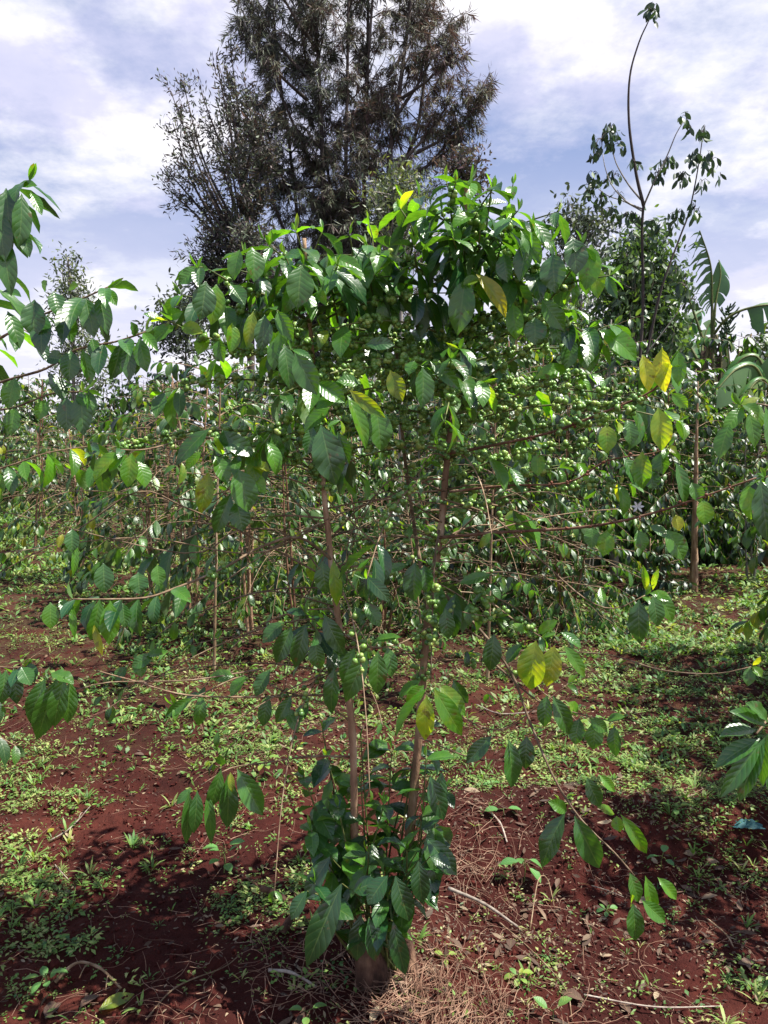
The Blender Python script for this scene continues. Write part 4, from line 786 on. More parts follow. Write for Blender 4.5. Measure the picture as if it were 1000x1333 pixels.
cloud_tree('tree', 'far grey-green crown showing left below the three tall trees', 24, [(240, 620), (242, 480), (240, 400)], [(240, 395, 26, 16, 26), (255, 430, 45, 30, 40), (215, 430, 25, 25, 20)], 'greyleaf', 'darkbark', (.12, .25), .4, (.15, .2), .2, clump=.5)
cloud_tree('tree', 'bushy dark green tree in the right background under the long bare leader', 9, [(838, 700), (842, 520), (836, 400), (838, 320)], [(840, 320, 38, 28, 44), (835, 370, 55, 50, 90), (840, 440, 55, 45, 80), (800, 400, 25, 60, 34), (870, 400, 22, 60, 34), (840, 510, 60, 35, 40)], 'treeleaf', 'greybark', (.06, .12), .42, (.4, .28), .8, clump=.2, r=.05)
cloud_tree('tree', 'faint grey tree crown left of the thin-branched tree', 14, [(752, 640), (756, 400), (752, 300)], [(748, 258, 12, 12, 9), (735, 285, 18, 16, 14), (765, 280, 22, 14, 16), (790, 290, 25, 16, 18), (725, 300, 12, 18, 10), (760, 320, 50, 25, 40), (750, 370, 50, 35, 40)], 'greyleaf', 'greybark', (.09, .15), .38, (.2, .2), .8, clump=.22, cn=12, r=.06)
cloud_tree('tree', 'pale feathery young tree showing between the two coffee crowns', 7.5, [(520, 700), (522, 400), (515, 300), (512, 240)], [(515, 215, 8, 18, 10), (505, 250, 28, 20, 26), (530, 262, 28, 20, 24), (500, 285, 30, 20, 22), (540, 235, 12, 14, 8)], 'greyleaf', 'greybark', (.035, .08), .3, (.6, .3), -.2, clump=.14, r=.03, cn=26)
cloud_tree('tree', 'small brownish crown peeping over the right coffee top', 14, [(610, 640), (608, 330), (606, 230)], [(606, 205, 22, 18, 20), (590, 215, 18, 10, 10), (620, 225, 22, 14, 14)], 'cas', 'darkbark', (.07, .14), .35, (.7, .25), .2, clump=.22, r=.05)
cloud_tree('tree', 'grey-green crown at the right edge behind the banana plants', 11, [(990, 640), (990, 520), (985, 450)], [(988, 440, 14, 22, 14), (985, 500, 30, 30, 26), (950, 520, 25, 20, 16)], 'greyleaf', 'greybark', (.06, .12), .4, (.3, .3), .5, clump=.2)
cloud_tree('tree', 'leafy mid-green tree behind the right coffee crown', 11, [(720, 700), (722, 500), (715, 400)], [(715, 400, 30, 20, 22), (720, 440, 50, 30, 40), (740, 480, 50, 30, 30)], 'treeleaf', 'greybark', (.07, .13), .4, (.6, .25), .6, clump=.25)
# the thin-branched tree with its long leader
def leader_tree():
    Y = 7.5; b0 = P(840, 720, Y); b0[2] = float(gh(b0[0], Y)); t_ = empty('sapling_tree', b0, 'thin-branched tree whose long bare leader ends in a small leaf tuft high in the sky', 'tree')
    def br(seq, r0, r1, nm='branch', mt='greybark'):
        pts = smooth_path([P(x, y, Y+dy) for x, y, dy in seq], .06); m = MB(); tube(m, pts, r0, r1, 6, True, .04)
        return pts, m.build(nm, M[mt], t_, b0)
    br([(840, 740, 0), (832, 520, 0), (837, 400, 0), (836, 300, 0), (838, 266, 0)], .018, .012, 'trunk', 'darkbark')
    def tuft(parent, cs, n=9):
        lb = MB(); tw = MB()
        for (x, y, rx, ry, k) in cs:
            c = P(x, y, Y)
            a = rng.random(k)*6.28; C = np.array([P(x+rx*cos(q)*rng.random()**.6, y+ry*sin(q)*rng.random()**.6, Y+rng.normal(0, .08)) for q in a])
            D = unit(rng.normal(0, .4, (k, 3))-UP*.9)
            leaves(lb, C, D, rng.normal(0, 1, (k, 3))+np.array([0, -.8, .3]), rng.uniform(.07, .115, k), rng.uniform(.03, .045, k), np.stack([rng.uniform(0, .3, k), rng.random(k), rng.random(k)], 1), rng.uniform(.2, .8, k), .2, .02, 4, 2)
            for q in C[::2]: tube(tw, np.array([c, (c+q)/2+UP*.02, q]), .0035, .002, 3)
        lb.build('foliage', M['treeleaf'], parent, b0); tw.build('twig', M['darkbark'], parent, b0)
    _, o = br([(838, 268, 0), (828, 225, 0), (819, 160, 0), (820, 100, 0), (832, 55, 0), (844, 28, 0), (848, 14, 0)], .016, .005, 'leader', 'darkbark'); tuft(o, [(850, 14, 10, 12, 22), (824, 212, 8, 7, 8)])
    _, o = br([(838, 264, 0), (818, 240, .1), (802, 212, .2), (797, 190, .2)], .010, .004); tuft(o, [(795, 170, 14, 11, 24), (783, 180, 14, 14, 20), (806, 188, 10, 7, 10), (775, 201, 7, 5, 8)])
    _, o = br([(836, 272, 0), (815, 262, -.1), (796, 240, -.1), (787, 215, -.1), (785, 200, -.1)], .008, .003); tuft(o, [(800, 228, 9, 9, 9), (790, 235, 8, 6, 6), (768, 240, 8, 10, 12), (772, 225, 7, 5, 6)])
    _, o = br([(836, 275, 0), (812, 262, .2), (790, 254, .2), (768, 236, .2)], .007, .003); tuft(o, [(770, 244, 12, 14, 18), (785, 256, 14, 8, 12), (806, 252, 8, 6, 6)])
    _, o = br([(838, 268, 0), (852, 236, -.2), (868, 204, -.2), (880, 175, -.2), (890, 158, -.2)], .009, .0035); tuft(o, [(893, 152, 9, 9, 12), (856, 225, 12, 10, 16), (864, 212, 12, 8, 12), (873, 208, 8, 8, 10), (898, 168, 3, 4, 3)])
    _, o = br([(838, 480, .3), (860, 380, .3), (884, 312, .3), (896, 280, .3), (904, 245, .3), (911, 205, .3), (916, 168, .3)], .014, .004, 'branch', 'darkbark')
    tuft(o, [(916, 172, 8, 12, 16), (908, 205, 14, 14, 24), (925, 208, 14, 14, 22), (888, 228, 10, 12, 14), (938, 228, 5, 4, 4), (882, 278, 15, 9, 18), (904, 272, 10, 12, 16), (875, 292, 8, 8, 8), (914, 235, 10, 10, 8)])
    _, o = br([(836, 300, 0), (820, 285, 0), (815, 275, 0)], .006, .003); tuft(o, [(820, 280, 16, 8, 16), (850, 290, 20, 6, 14), (796, 274, 12, 8, 12)])
    _, o = br([(842, 460, .2), (880, 410, .2), (895, 385, .2)], .008, .003); tuft(o, [(892, 372, 12, 18, 20), (900, 390, 10, 12, 12), (880, 350, 8, 14, 10)])
leader_tree()
# ------------------------------------------------------------------ banana plants
def blade(parent, seq, Y, w, sides=(1, -1), torn=.35, b0=(0, 0, 0), tint=.2, mat='banana', hang=.5, label=None, pet=0, facing=None):
    pts = smooth_path([P(x, y, Y+dy) for x, y, dy in seq], .025); K_ = len(pts); T = unit(np.gradient(pts, axis=0))
    m = MB(); tube(m, pts, .022, .006, 6, True)
    fac = np.array(facing if facing is not None else [0, -1, .25]); Sd = unit(np.cross(T, fac))
    s = np.linspace(0, 1, K_); k0 = int(pet*K_); lb = MB()
    for sg in sides:
        k = k0
        while k < K_-2:
            n = int(rng.integers(1, 4) if torn > .3 else rng.integers(4, 12)); k1 = min(K_-1, k+n)
            tt = (np.arange(k, k1+1)-k0)/(K_-1-k0); ww = w*np.maximum(np.sin(pi*np.clip(tt*.93+.05, 0, 1))**.55, .05)
            ww = ww*rng.uniform(1-torn*.4, 1); sh = rng.normal(0, .10)*torn; mid = (len(tt)-1)/2
            tip = np.ones(len(tt)); ctr = (k+k1)/2; idx = np.arange(k, k1+1)
            rows_ = []
            for f in (0, .35, .7, 1):
                ii = np.clip(ctr+(idx-ctr)*(1-torn*.85*max(0, f-.3)/.7), 0, K_-1); pk = np.stack([np.interp(ii, np.arange(K_), pts[:, c]) for c in range(3)], 1)
                o_ = pk+Sd[k:k1+1]*(sg*ww*f)[:, None]+T[k:k1+1]*(f*(w*.35+sh))-UP*(hang*w*f*f)*1.0-fac*(.12*w*f)
                rows_.append(o_)
            V = np.stack(rows_, 1); L_ = len(tt)
            i = np.arange(L_-1)[:, None]*4; j = np.arange(3)[None]
            uv = np.zeros((L_*4, 3)); uv[:, 0] = np.repeat(tt, 4); uv[:, 1] = np.tile([0, .35, .7, 1], L_)
            lb.add(V.reshape(-1, 3), np.stack([i+j, i+j+1, i+4+j+1, i+4+j], -1).reshape(-1, 4), None, uv, np.tile([np.clip(tint+rng.normal(0, .08), 0, 1), rng.uniform(.3, .7), .5], (L_*4, 1)))
            k = k1
    lf = m.build('leaf_stalk', M['greentwig'] if mat == 'banana' else M['dry'], parent, b0); lb.build('leaf_blade', M[mat], lf, b0)
    if label: lf['label'] = label
def banana(label, Y, base_px, stemseq, blades, r=.09, fruit=None):
    b = P(base_px, 600, Y); b[2] = 0; t_ = empty('banana_plant', b, label, 'banana plant')
    m = MB(); tube(m, smooth_path([np.array([b[0], Y, -.1])]+[P(x, y, Y) for x, y in stemseq], .1), r, r*.45, 10, True, .05); m.build('pseudostem', M['bark'], t_, b)
    for q in blades: blade(t_, q[0], Y, q[1]*.95, b0=b, **q[2])
    if fruit:
        fb = MB()
        for (x, y) in fruit:
            for k in range(9):
                a = P(x+rng.normal(0, 3), y+rng.normal(0, 2.5), Y-.05+rng.normal(0, .06)); az = rng.random()*6.28; d = np.array([cos(az), sin(az), .35])
                tube(fb, smooth_path([a, a+d*.07, a+d*.12+UP*.05], .03), .017, .009, 5, True)
        fb.build('fruit_bunch', M['treeleaf'], t_, b)
banana('banana plant with two upright ragged leaves and brown hanging dead leaves against the sky', 10.5, 922, [(916, 520), (918, 470), (926, 440)], [
  ([(927, 440, 0), (927, 392, 0), (925, 345, 0), (911, 300, 0)], .26, dict(sides=(1,), torn=.75, pet=.3, hang=.7, tint=.15, facing=(0.2, 1, 0))),
  ([(928, 440, 0), (932, 392, 0), (938, 360, 0), (936, 338, 0)], .15, dict(sides=(1, -1), torn=.2, pet=.45, hang=.8, tint=.15)),
  ([(918, 450, .2), (895, 385, .3), (880, 365, .2), (862, 362, .2)][::1], .12, dict(torn=.4, pet=.4, hang=.3, tint=.25)),
  ([(926, 440, 0), (945, 416, -.2), (972, 402, -.3), (1010, 398, -.4), (1060, 415, -.5)], .22, dict(torn=.2, pet=.42, hang=.9, tint=.3)),
  ([(915, 480, 0), (895, 440, .2), (905, 412, .3), (915, 404, .4)], .14, dict(torn=.25, pet=.1, hang=.3, tint=.3)),
  ([(912, 490, 0), (915, 450, .2), (922, 425, .3), (930, 418, .3)], .12, dict(torn=.25, pet=.1, hang=.3, tint=.3)),
  ([(912, 490, 0), (895, 460, .2), (888, 430, .3), (886, 415, .3)], .14, dict(torn=.3, pet=.1, hang=.3, tint=.4)),
  ([(926, 440, -.1), (920, 460, -.15), (915, 490, -.15), (912, 520, -.15)], .09, dict(torn=.5, hang=.1, tint=.1, mat='dry', label='brown dead hanging leaf')),
  ([(932, 436, -.1), (938, 460, -.15), (938, 500, -.15), (936, 530, -.15)], .10, dict(torn=.5, hang=.1, tint=.1, mat='dry', label='brown dead hanging leaf')),
  ([(930, 436, -.1), (928, 470, -.2), (930, 510, -.2), (930, 540, -.15)], .06, dict(torn=.5, hang=.1, tint=.4, mat='dry', label='brown dead hanging leaf')),
  ([(938, 430, 0), (944, 450, 0), (946, 480, 0), (945, 500, 0)], .06, dict(torn=.2, hang=.1, tint=.2)),
  ], fruit=[(946, 408), (947, 420), (948, 432), (947, 444)])
banana('banana plant low at the right edge with broad arching leaves', 8.5, 1010, [(1008, 560), (1006, 520)], [
  ([(1004, 530, 0), (985, 480, -.1), (960, 480, -.2), (935, 505, -.3)], .17, dict(torn=.2, pet=.15, hang=.9, tint=.3)),
  ([(1004, 530, 0), (990, 470, .1), (968, 466, .1), (948, 490, .1)], .14, dict(torn=.3, pet=.15, hang=.9, tint=.5)),
  ([(1004, 530, 0), (1010, 470, 0), (1030, 440, 0), (1060, 440, 0)], .2, dict(torn=.3, pet=.15, hang=.8, tint=.4)),
  ([(1004, 530, 0), (995, 495, -.2), (978, 505, -.3), (966, 545, -.4)], .14, dict(torn=.3, pet=.15, hang=.8, tint=.55))])
# ------------------------------------------------------------------ ground cover, litter, clods
def vis_points(n, y0, y1, wide=1.25):
    u = rng.random(n); y = y0*(y1/y0)**u; x = (rng.random(n)*2-1)*(.5*y*wide+.35); return x, y
patches = [(60, 1010, 90, 70, 1), (40, 1150, 70, 70, 1), (120, 1150, 40, 22, .8), (210, 1110, 45, 22, .9), (120, 1240, 60, 30, .8), (30, 1230, 60, 40, .7), (320, 1050, 60, 40, .8), (300, 970, 90, 30, .8), (100, 950, 60, 24, .7), (330, 1190, 70, 40, .8),
           (390, 1150, 40, 26, .7), (780, 985, 240, 42, 1.5), (640, 1000, 60, 30, 1.2), (930, 1020, 80, 60, 1.2), (960, 1130, 60, 30, .7), (230, 930, 60, 24, .7), (150, 905, 40, 14, .7), (40, 830, 90, 30, .7), (280, 905, 90, 26, .7), (420, 1010, 60, 30, .8),
           (880, 1060, 80, 22, .7), (700, 1260, 60, 26, .5), (940, 1290, 60, 24, .5), (810, 1270, 40, 20, .4), (60, 1290, 60, 40, .6)]
def pdens(px, py):
    d = np.zeros_like(px)
    for x, y, rx, ry, s in patches: d = np.maximum(d, s*np.exp(-(((px-x)/rx)**2+((py-y)/ry)**2)**1.3))
    return d
def proj(x, y, z):
    b = np.stack([x, y, z-CAMZ], -1); fwd = b[..., 1]*cos(PITCH)+b[..., 2]*sin(PITCH); up = -b[..., 1]*sin(PITCH)+b[..., 2]*cos(PITCH)
    return 500+F*b[..., 0]/fwd, 666.5-F*up/fwd
x, y = vis_points(90000, 1.45, 9)
px, py = proj(x, y, gh(x, y))
pat = fbm(x*2.3, y*2.3, 3, 77); fine = fbm(x*8, y*8, 2, 78)
dn = np.maximum(pdens(px, py)*sm(.36, .55, fine), sm(.50, .66, pat)*sm(2.9, 5.0, y)*.8)
dn = np.maximum(dn, .035+.10*sm(3.0, 5.0, y))
path = np.exp(-(((x+.42*y-.12*np.sin(y))/(.17*y))**2))*(1-sm(5, 7, y)); dn = dn*(1-.72*path*(pdens(px, py) < .5))
keep = rng.random(len(x)) < dn*.50
x, y = x[keep], y[keep]; print('weed clumps', len(x))
wb = MB()
n = len(x); kk = rng.integers(6, 18, n); I = np.repeat(np.arange(n), kk); m_ = len(I)
cs = (.0045+.015*rng.random(n)**2.2)[I]; ang = rng.random(m_)*6.28; rr = rng.random(m_)**.5*cs*2.4
bx, by = x[I]+np.cos(ang)*rr, y[I]+np.sin(ang)*rr
bz = gh(bx, by)+rng.uniform(.002, .03, m_)*(.4+cs*30)
D = np.stack([np.cos(ang), np.sin(ang), rng.uniform(-.1, .7, m_)], -1)
ct = np.clip(rng.normal(.55, .24, n), 0, 1)[I]; cv = rng.random(n)[I]
leaves(wb, np.stack([bx, by, bz], -1), D, UP+rng.normal(0, .3, (m_, 3)), cs*rng.uniform(.8, 1.5, m_), cs*rng.uniform(.35, .8, m_), np.stack([np.clip(ct+rng.normal(0, .12, m_), 0, 1), cv, cv], -1), rng.uniform(.1, .8, m_), .15, 0, 2, 2)
x, y = vis_points(16000, 1.5, 6); px, py = proj(x, y, gh(x, y))
keep = rng.random(len(x)) < np.maximum(pdens(px, py)*sm(.45, .6, fbm(x*6, y*6, 2, 66)), .05)*.5; x, y = x[keep], y[keep]
n = len(x); kk = rng.integers(4, 11, n); I = np.repeat(np.arange(n), kk); m_ = len(I); hs = (.015+.045*rng.random(n)**2)[I]
ang = rng.random(m_)*6.28; bx, by = x[I]+np.cos(ang)*.003, y[I]+np.sin(ang)*.003
leaves(wb, np.stack([bx, by, gh(bx, by)], -1), np.stack([np.cos(ang)*.6, np.sin(ang)*.6, rng.uniform(.4, 1.5, m_)], -1), np.stack([-np.cos(ang)*.6, -np.sin(ang)*.6, ang*0+1], -1), hs*rng.uniform(.6, 1.3, m_), hs*rng.uniform(.07, .2, m_), np.stack([np.clip(rng.normal(.5, .22, n), 0, 1)[I], rng.random(m_), rng.random(m_)], -1), rng.uniform(.2, 1.3, m_), .2, 0, 3, 1)
tag(wb.build('ground_weeds', M['weed']), kind='stuff')
# grassy tufts and taller weeds further off
x, y = vis_points(42000, 2.9, 24); pat = fbm(x*1.1, y*1.1, 3, 88)
path = np.exp(-(((x+.42*y-.12*np.sin(y))/(.17*y))**2))*(1-sm(5, 7, y)); keep = rng.random(len(x)) < (.20+.5*sm(.45, .6, pat))*(1-.75*path)*sm(2.8, 4.5, y); x, y = x[keep], y[keep]
gb = MB(); n = len(x); kk = 7; I = np.repeat(np.arange(n), kk); m_ = len(I); sc_ = (.008+.0062*y)[I]*rng.uniform(.5, 1.3, n)[I]
ang = rng.random(m_)*6.28; bx, by = x[I]+np.cos(ang)*sc_*.5, y[I]+np.sin(ang)*sc_*.5
D = np.stack([np.cos(ang)*.7, np.sin(ang)*.7, rng.uniform(.1, 1.2, m_)], -1)
ct = np.clip(rng.normal(.4, .25, n), 0, 1)[I]
leaves(gb, np.stack([bx, by, gh(bx, by)+rng.uniform(0, .5, m_)*sc_], -1), D, UP+rng.normal(0, .3, (m_, 3)), sc_*rng.uniform(.7, 1.5, m_), sc_*rng.uniform(.2, .6, m_), np.stack([np.clip(ct+rng.normal(0, .1, m_), 0, 1), rng.random(m_), rng.random(m_)], -1), rng.uniform(.3, 1.1, m_), .1, 0, 2, 1)
tag(gb.build('undergrowth', M['weed']), kind='stuff')
# soil clods
x, y = vis_points(22000, 1.45, 6)
keep = rng.random(len(x)) < .25+.75*sm(.4, .6, fbm(x*3, y*3, 2, 99)); x, y = x[keep], y[keep]; n = len(x)
cb = MB(); r = rng.uniform(.0015, .006, n)*rng.uniform(.4, 1.7, n); r[rng.random(n) < .03] *= 2.3
v, t = ICO[1]; V = v[None]*r[:, None, None]*rng.uniform(.6, 1.3, (n, 1, 3)); V = V*(1+rng.normal(0, .16, (n, len(v), 1)))
V = V+np.stack([x, y, gh(x, y)+r*.1+.003], -1)[:, None]
cb.add(V.reshape(-1, 3), None, (t[None]+(np.arange(n)*len(v))[:, None, None]).reshape(-1, 3), None, np.repeat(np.stack([r*0+.5, r*0+.5, rng.random(n)], -1), len(v), 0))
tag(cb.build('soil_clods', M['clod'], smooth=False), kind='stuff')
# dry leaf litter and straw
x, y = vis_points(60000, 1.5, 14); px, py = proj(x, y, gh(x, y))
d = .25+.75*sm(.45, .6, fbm(x*1.7, y*1.7, 3, 55)); d *= 1-.75*np.exp(-(((x+.42*y)/(.16*y))**2)); keep = rng.random(len(x)) < d; x, y = x[keep], y[keep]; n = len(x)
lb = MB(); a = rng.random(n)*6.28
sz = np.where(rng.random(n) < .04, rng.uniform(.03, .06, n), rng.uniform(.006, .022, n))
leaves(lb, np.stack([x, y, gh(x, y)+.006+rng.random(n)*.008], -1), np.stack([np.cos(a), np.sin(a), rng.normal(0, .15, n)], -1), UP+rng.normal(0, .35, (n, 3)), sz, sz*rng.uniform(.2, .5, n), np.stack([rng.random(n)**1.8, rng.random(n), rng.random(n)], -1), rng.uniform(-.6, .8, n), rng.uniform(-.3, .5, n), .06, 3, 2)
tag(lb.build('leaf_litter', M['dry']), kind='stuff')
sb = MB()
def straws(n, cx, cy, sx, sy, L0, L1, r=.0012, lift=.012, arc=0):
    for k in range(n):
        x = cx+rng.normal(0, sx); y = cy+rng.normal(0, sy); a = rng.random()*6.28 if not arc else math.atan2(y-base_m[1], x-base_m[0])+1.57+rng.normal(0, .55)
        L = rng.uniform(L0, L1); b = rng.normal(0, .5); z0 = rng.uniform(.002, lift)
        t = np.linspace(-.5, .5, 5); aa = a+b*t
        X_ = x+np.cos(aa)*L*t; Y_ = y+np.sin(aa)*L*t; Z_ = gh(X_, Y_)+z0+rng.normal(0, .004)+.004
        tube(sb, np.stack([X_, Y_, Z_], -1), r*rng.uniform(.6, 1.3), r*.5, 3)
base_m = G(505, 1270)
straws(330, base_m[0]+.13, base_m[1]-.06, .11, .10, .05, .20, .0013, .03, 1)
straws(120, base_m[0]-.12, base_m[1], .16, .10, .04, .15, .0012, .02)
g = G(610, 1130); straws(130, g[0], g[1], .12, .18, .06, .2, .001, .03)
for (px_, py_) in ((350, 960), (400, 940), (540, 1330), (620, 1310), (250, 880), (700, 860), (860, 830), (560, 880)):
    g = G(px_, py_); straws(90, g[0], g[1], .15, .15, .04, .16, .0011)
xs, ys = vis_points(2200, 1.5, 7)
for x_, y_ in zip(xs, ys): straws(1, x_, y_, 0, 0, .04, .16, .001)
tag(sb.build('dry_straw', M['straw']), kind='stuff')
# ------------------------------------------------------------------ single things on the ground
def stick(name, seq, r0, r1, label, mat='stick', lift=.012, cat='stick', side=None):
    g = [G(x, y)+UP*(lift+(q[0] if q else 0)) for (x, y, *q) in seq]; b = g[0]
    pts = smooth_path(g, .015)
    m = MB(); tube(m, pts, r0, r1, 7, True, .15)
    if side:
        for (f, d, L) in side:
            p = pts[int(f*(len(pts)-1))]; e = p+np.array(d)*L; tube(m, smooth_path([p, (p+e)/2+UP*.01, e], .02), r1*.8, r1*.4, 5, True)
    tag(m.build(name, M[mat], None, b), label, cat)
stick('stick', [(584, 1168, .02), (630, 1192, .03), (674, 1215, .01)], .0065, .004, 'straight pale weathered stick lying right of the tree foot')
stick('stick', [(350, 1268), (380, 1276, .01), (412, 1290)], .005, .003, 'short grey stick lying left in front of the stump')
stick('twig', [(66, 1098), (92, 1085, .01), (118, 1053)], .003, .0018, 'pale forked twig on the bare red strip at the left', cat='twig', side=[(.6, (.0, 1, .1), .05)])
stick('twig', [(72, 1284), (100, 1272, .03), (130, 1278, .03), (158, 1292)], .0045, .003, 'dark arched root-like twig at the bottom left', 'bark', cat='twig', side=[(.5, (-.2, -1, -.1), .05), (.8, (.2, -1, -.1), .05)])
stick('twig', [(72, 1130), (76, 1142, .02), (90, 1150)], .002, .0015, 'small curled pale twig near the left weed patch', cat='twig')
stick('twig', [(190, 1333), (230, 1290), (290, 1265), (310, 1250)], .0025, .0015, 'long thin brown twig at the bottom left of the stump', 'bark', cat='twig')
stick('twig', [(640, 1062), (652, 1080, .01), (660, 1100)], .004, .003, 'short pinkish stick stub right of the stems in the hollow', cat='twig')
stick('twig', [(690, 1215), (700, 1180, .08), (712, 1178, .08), (722, 1195, .02)], .002, .0015, 'thin bent twig standing up in the dark hollow', 'bark', cat='twig')
stick('twig', [(770, 1157), (790, 1163), (812, 1172)], .002, .0012, 'slim twig behind the lowest hanging leaves', cat='twig')
stick('twig', [(760, 1300), (850, 1320, .01), (940, 1315)], .0025, .0015, 'long thin pale twig along the bottom right', cat='twig')
stick('twig', [(920, 1200), (945, 1225, .01), (955, 1238)], .003, .002, 'slanting brown twig in the dark soil at the right', 'bark', cat='twig')
stick('twig', [(620, 920), (650, 934, .01), (690, 930)], .004, .003, 'pale stick lying behind the right stem', cat='twig')
stick('twig', [(650, 1205), (690, 1240), (735, 1290), (745, 1333)], .002, .0012, 'thin trailing stalk right of the straw', 'bark', cat='twig')
def splay(px_, py_, label, dr):
    b = G(px_, py_); m = MB()
    pts = smooth_path([b+UP*.0, b+np.array([dr[0]*.05, dr[1]*.03, .035]), b+np.array([dr[0]*.10, dr[1]*.05, .05])], .01); tube(m, pts, .012, .009, 9, True, .15)
    for k in range(9):
        e = pts[-1]+np.array([dr[0]*.03+rng.normal(0, .018), rng.normal(0, .018), rng.uniform(.02, .05)]); tube(m, np.array([pts[-1], (pts[-1]+e)/2+rng.normal(0, .003, 3), e]), .0018, .0007, 4)
    tag(m.build('broken_stump', M['stump'], None, b), label, 'stump')
splay(378, 1178, 'broken stub with splayed fibres left of the suckers', (-1, .3))
splay(368, 1215, 'lower broken stub with frayed pale end left of the stump', (.5, 1))
def seedling(px_, py_, lv, size, label, tint=.45, stem_h=.07, mat='bean', name='seedling', wr=.62):
    b = G(px_, py_); root = empty(name, b, label, 'seedling'); m, lb = MB(), MB(); top = b+UP*stem_h
    tube(m, smooth_path([b, b+UP*stem_h*.5+rng.normal(0, .004, 3), top], .01), .0022, .0014, 5); m2 = []
    for k, (az, el, s) in enumerate(lv):
        a = radians(az); d = np.array([cos(a), sin(a), sin(radians(el))]); st_ = top-UP*stem_h*.12*k+d*[1, 1, .5]*size*.35
        tube(m, np.array([top-UP*stem_h*.12*k, (top+st_)/2, st_]), .0012, .0009, 4)
        L = size*s; leaves(lb, st_, d, UP+rng.normal(0, .15, 3), L, L*wr, [np.clip(tint+rng.normal(0, .08), 0, 1), rng.uniform(.5, 1), 0], rng.uniform(.3, .9), .2, .02, 8, 4, pet=.02)
    m.build('stem', M['greentwig'], root, b); lb.build('foliage', M[mat], root, b)
R6 = [(10, 10, 1), (190, 5, 1), (250, 0, .8), (300, 25, .7), (120, 30, .8), (60, 60, .6)]
seedling(292, 1136, [(0, 20, 1), (180, 15, 1), (160, 0, .8), (30, 50, .6), (230, 20, .8), (300, 10, .9)], .055, 'bright green bean-like seedling under the lowest left branch', .5, .10)
seedling(682, 1150, [(0, -20, 1), (180, 5, 1.1), (320, -20, 1), (100, 10, .7)], .060, 'pale green three-leaved seedling in the dark hollow right of the tree', .3, .09)
seedling(655, 1062, [(0, 5, 1), (180, 5, 1)], .055, 'two-leaved pale seedling flat on the bank right of the stems', .3, .03)
seedling(862, 1130, [(60, 20, 1), (180, 10, 1), (300, 10, .8)], .045, 'dull green seedling just above the lowest hanging tip', .25, .05)
seedling(880, 1062, [(0, 15, .9), (170, 25, 1), (250, 5, .8)], .045, 'yellow-green seedling on the sunny bank near the right', .7, .04)
seedling(725, 868, R6, .05, 'leafy seedling in the litter right of the yellow leaf', .45, .08)
seedling(345, 1015, R6, .05, 'pale bean seedling left behind the suckers', .55, .10)
seedling(262, 930, R6, .045, 'small bean seedling left of centre by the thin branch', .6, .09)
seedling(288, 870, R6, .045, 'upright seedling beside the slender bare stem', .6, .1)
seedling(770, 960, R6, .05, 'bright leafy seedling on the sunny weeds at the right', .65, .10)
seedling(888, 950, R6, .06, 'grassy green seedling on the sunny weeds near the right edge', .45, .06, wr=.3)
seedling(825, 980, R6, .05, 'low grassy weed among the bright ground cover', .55, .05, wr=.25)
seedling(30, 870, R6, .07, 'pale leafy weed at the left edge in the middle distance', .6, .05, wr=.4)
seedling(160, 930, R6, .06, 'grassy tuft on the red strip at the left', .6, .03, wr=.2)
seedling(400, 1330, [(20, 20, 1), (160, 10, 1), (270, 10, .8)], .04, 'small yellow-green seedling at the bottom edge', .6, .03)
seedling(720, 1333, [(20, 60, 1), (160, 50, 1)], .045, 'bright two-leaved seedling at the bottom edge right of centre', .5, .04)
seedling(790, 1190, R6, .03, 'small weed in the dark hollow below the hanging branch', .5, .02)
seedling(675, 1280, R6, .035, 'yellowish weed low in the hollow', .75, .03)
seedling(580, 1252, [(20, 10, 1), (150, 10, 1), (270, 0, .8)], .028, 'tiny yellow-green seedling in the straw', .8, .02)
seedling(640, 1025, R6, .03, 'small round-leaved weed on the lip of the hollow', .5, .02)
seedling(60, 1290, R6, .045, 'leafy weed at the bottom left corner', .45, .05)
seedling(950, 870, R6, .05, 'green weed in the dark soil near the right edge', .3, .07)
def fallen(px_, py_, ang, L, w, tint, mat, label, curl=.4):
    b = G(px_, py_)+UP*.014; a = radians(ang); lb = MB()
    leaves(lb, [0, 0, 0], [cos(a), sin(a), .12], [rng.normal(0, .15), -.25, 1], L, w, [tint, .6, .5], curl, .15, .03, 8, 4)
    o = lb.build('fallen_leaf', M[mat], None, (0, 0, 0)); o.location = b; tag(o, label, 'leaf')
fallen(128, 1322, 40, .10, .04, .7, 'leaf', 'pale green fallen leaf lying at the bottom left')
fallen(62, 1088, 60, .03, .02, .9, 'leaf', 'small yellow fallen leaf at the left on bare soil', .2)
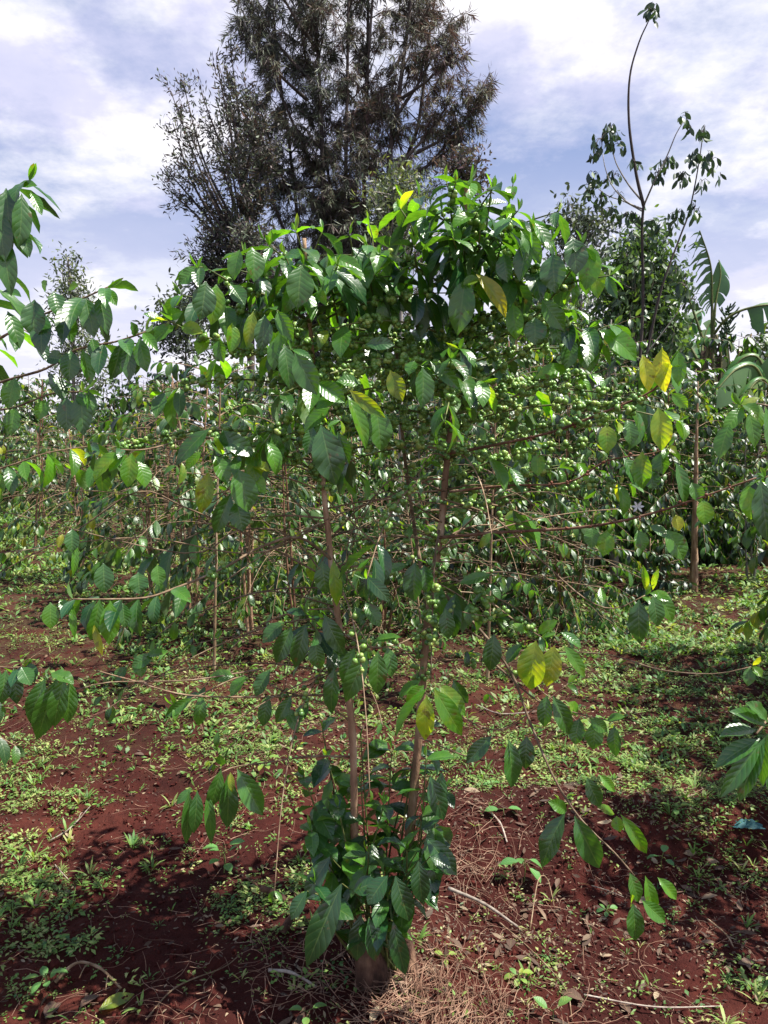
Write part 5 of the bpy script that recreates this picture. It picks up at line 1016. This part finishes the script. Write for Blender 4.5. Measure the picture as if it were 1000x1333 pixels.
fallen(175, 985, 10, .05, .02, .1, 'dry', 'brown curled dry leaf on the red strip', .9)
fallen(105, 1318, 70, .07, .035, .2, 'dry', 'reddish dry leaf beside the green fallen leaf', .7)
fallen(60, 1333, 90, .08, .04, .05, 'dry', 'dark red-brown dry leaf at the bottom left edge', .5)
fallen(790, 1185, 95, .07, .03, .15, 'dry', 'brown dry leaf right of the hanging tip in the hollow', .8)
fallen(760, 1310, 130, .09, .035, .25, 'dry', 'folded brown dry leaf at the bottom right', .8)
fallen(820, 1325, 100, .06, .03, .2, 'dry', 'brown dry leaf at the bottom edge near the thin twig', .5)
fallen(665, 1240, 80, .06, .03, .1, 'dry', 'dark dry leaf low in the hollow', .6)
fallen(960, 1260, 10, .06, .025, .25, 'dry', 'dry leaf by the right edge in the dark soil', .4)
fallen(625, 1035, 160, .07, .03, .8, 'dry', 'pale dry leaf on the lip of the hollow', .3)
# teal scrap of cloth
b = G(972, 1078); n = 14; u = np.linspace(-1, 1, n); X_, Y_ = np.meshgrid(u, u); rad = .85+.25*vnoise(X_*2+5, Y_*2+5, 3)
V = np.stack([X_*.055*rad, Y_*.028*rad, .006+.045*fbm(X_*2.5+9, Y_*2.5+9, 3, 8)*(1-.7*np.maximum(abs(X_), abs(Y_))**2)], -1).reshape(-1, 3)
i = np.arange(n-1)[:, None]*n; j = np.arange(n-1)[None]; m = MB(); m.add(V, np.stack([i+j, i+j+1, i+n+j+1, i+n+j], -1).reshape(-1, 4))
o = m.build('cloth_scrap', M['cloth'], None, (0, 0, 0)); o.location = b; tag(o, 'crumpled teal scrap of cloth on the soil at the right', 'cloth')
# one white coffee flower on the long right branch
fl = MB(); c = P(830, 660, 1.80)
for k in range(6):
    a = k*1.047; leaves(fl, c, np.array([cos(a), -.3, sin(a)*.8+.2]), [0, -1, .5], .016, .006, [.5, .5, .5], .4, .2, 0, 4, 2)
fl.build('flower', M['petal'], bpy.data.objects['coffee_tree'], bpy.data.objects['coffee_tree'].location)
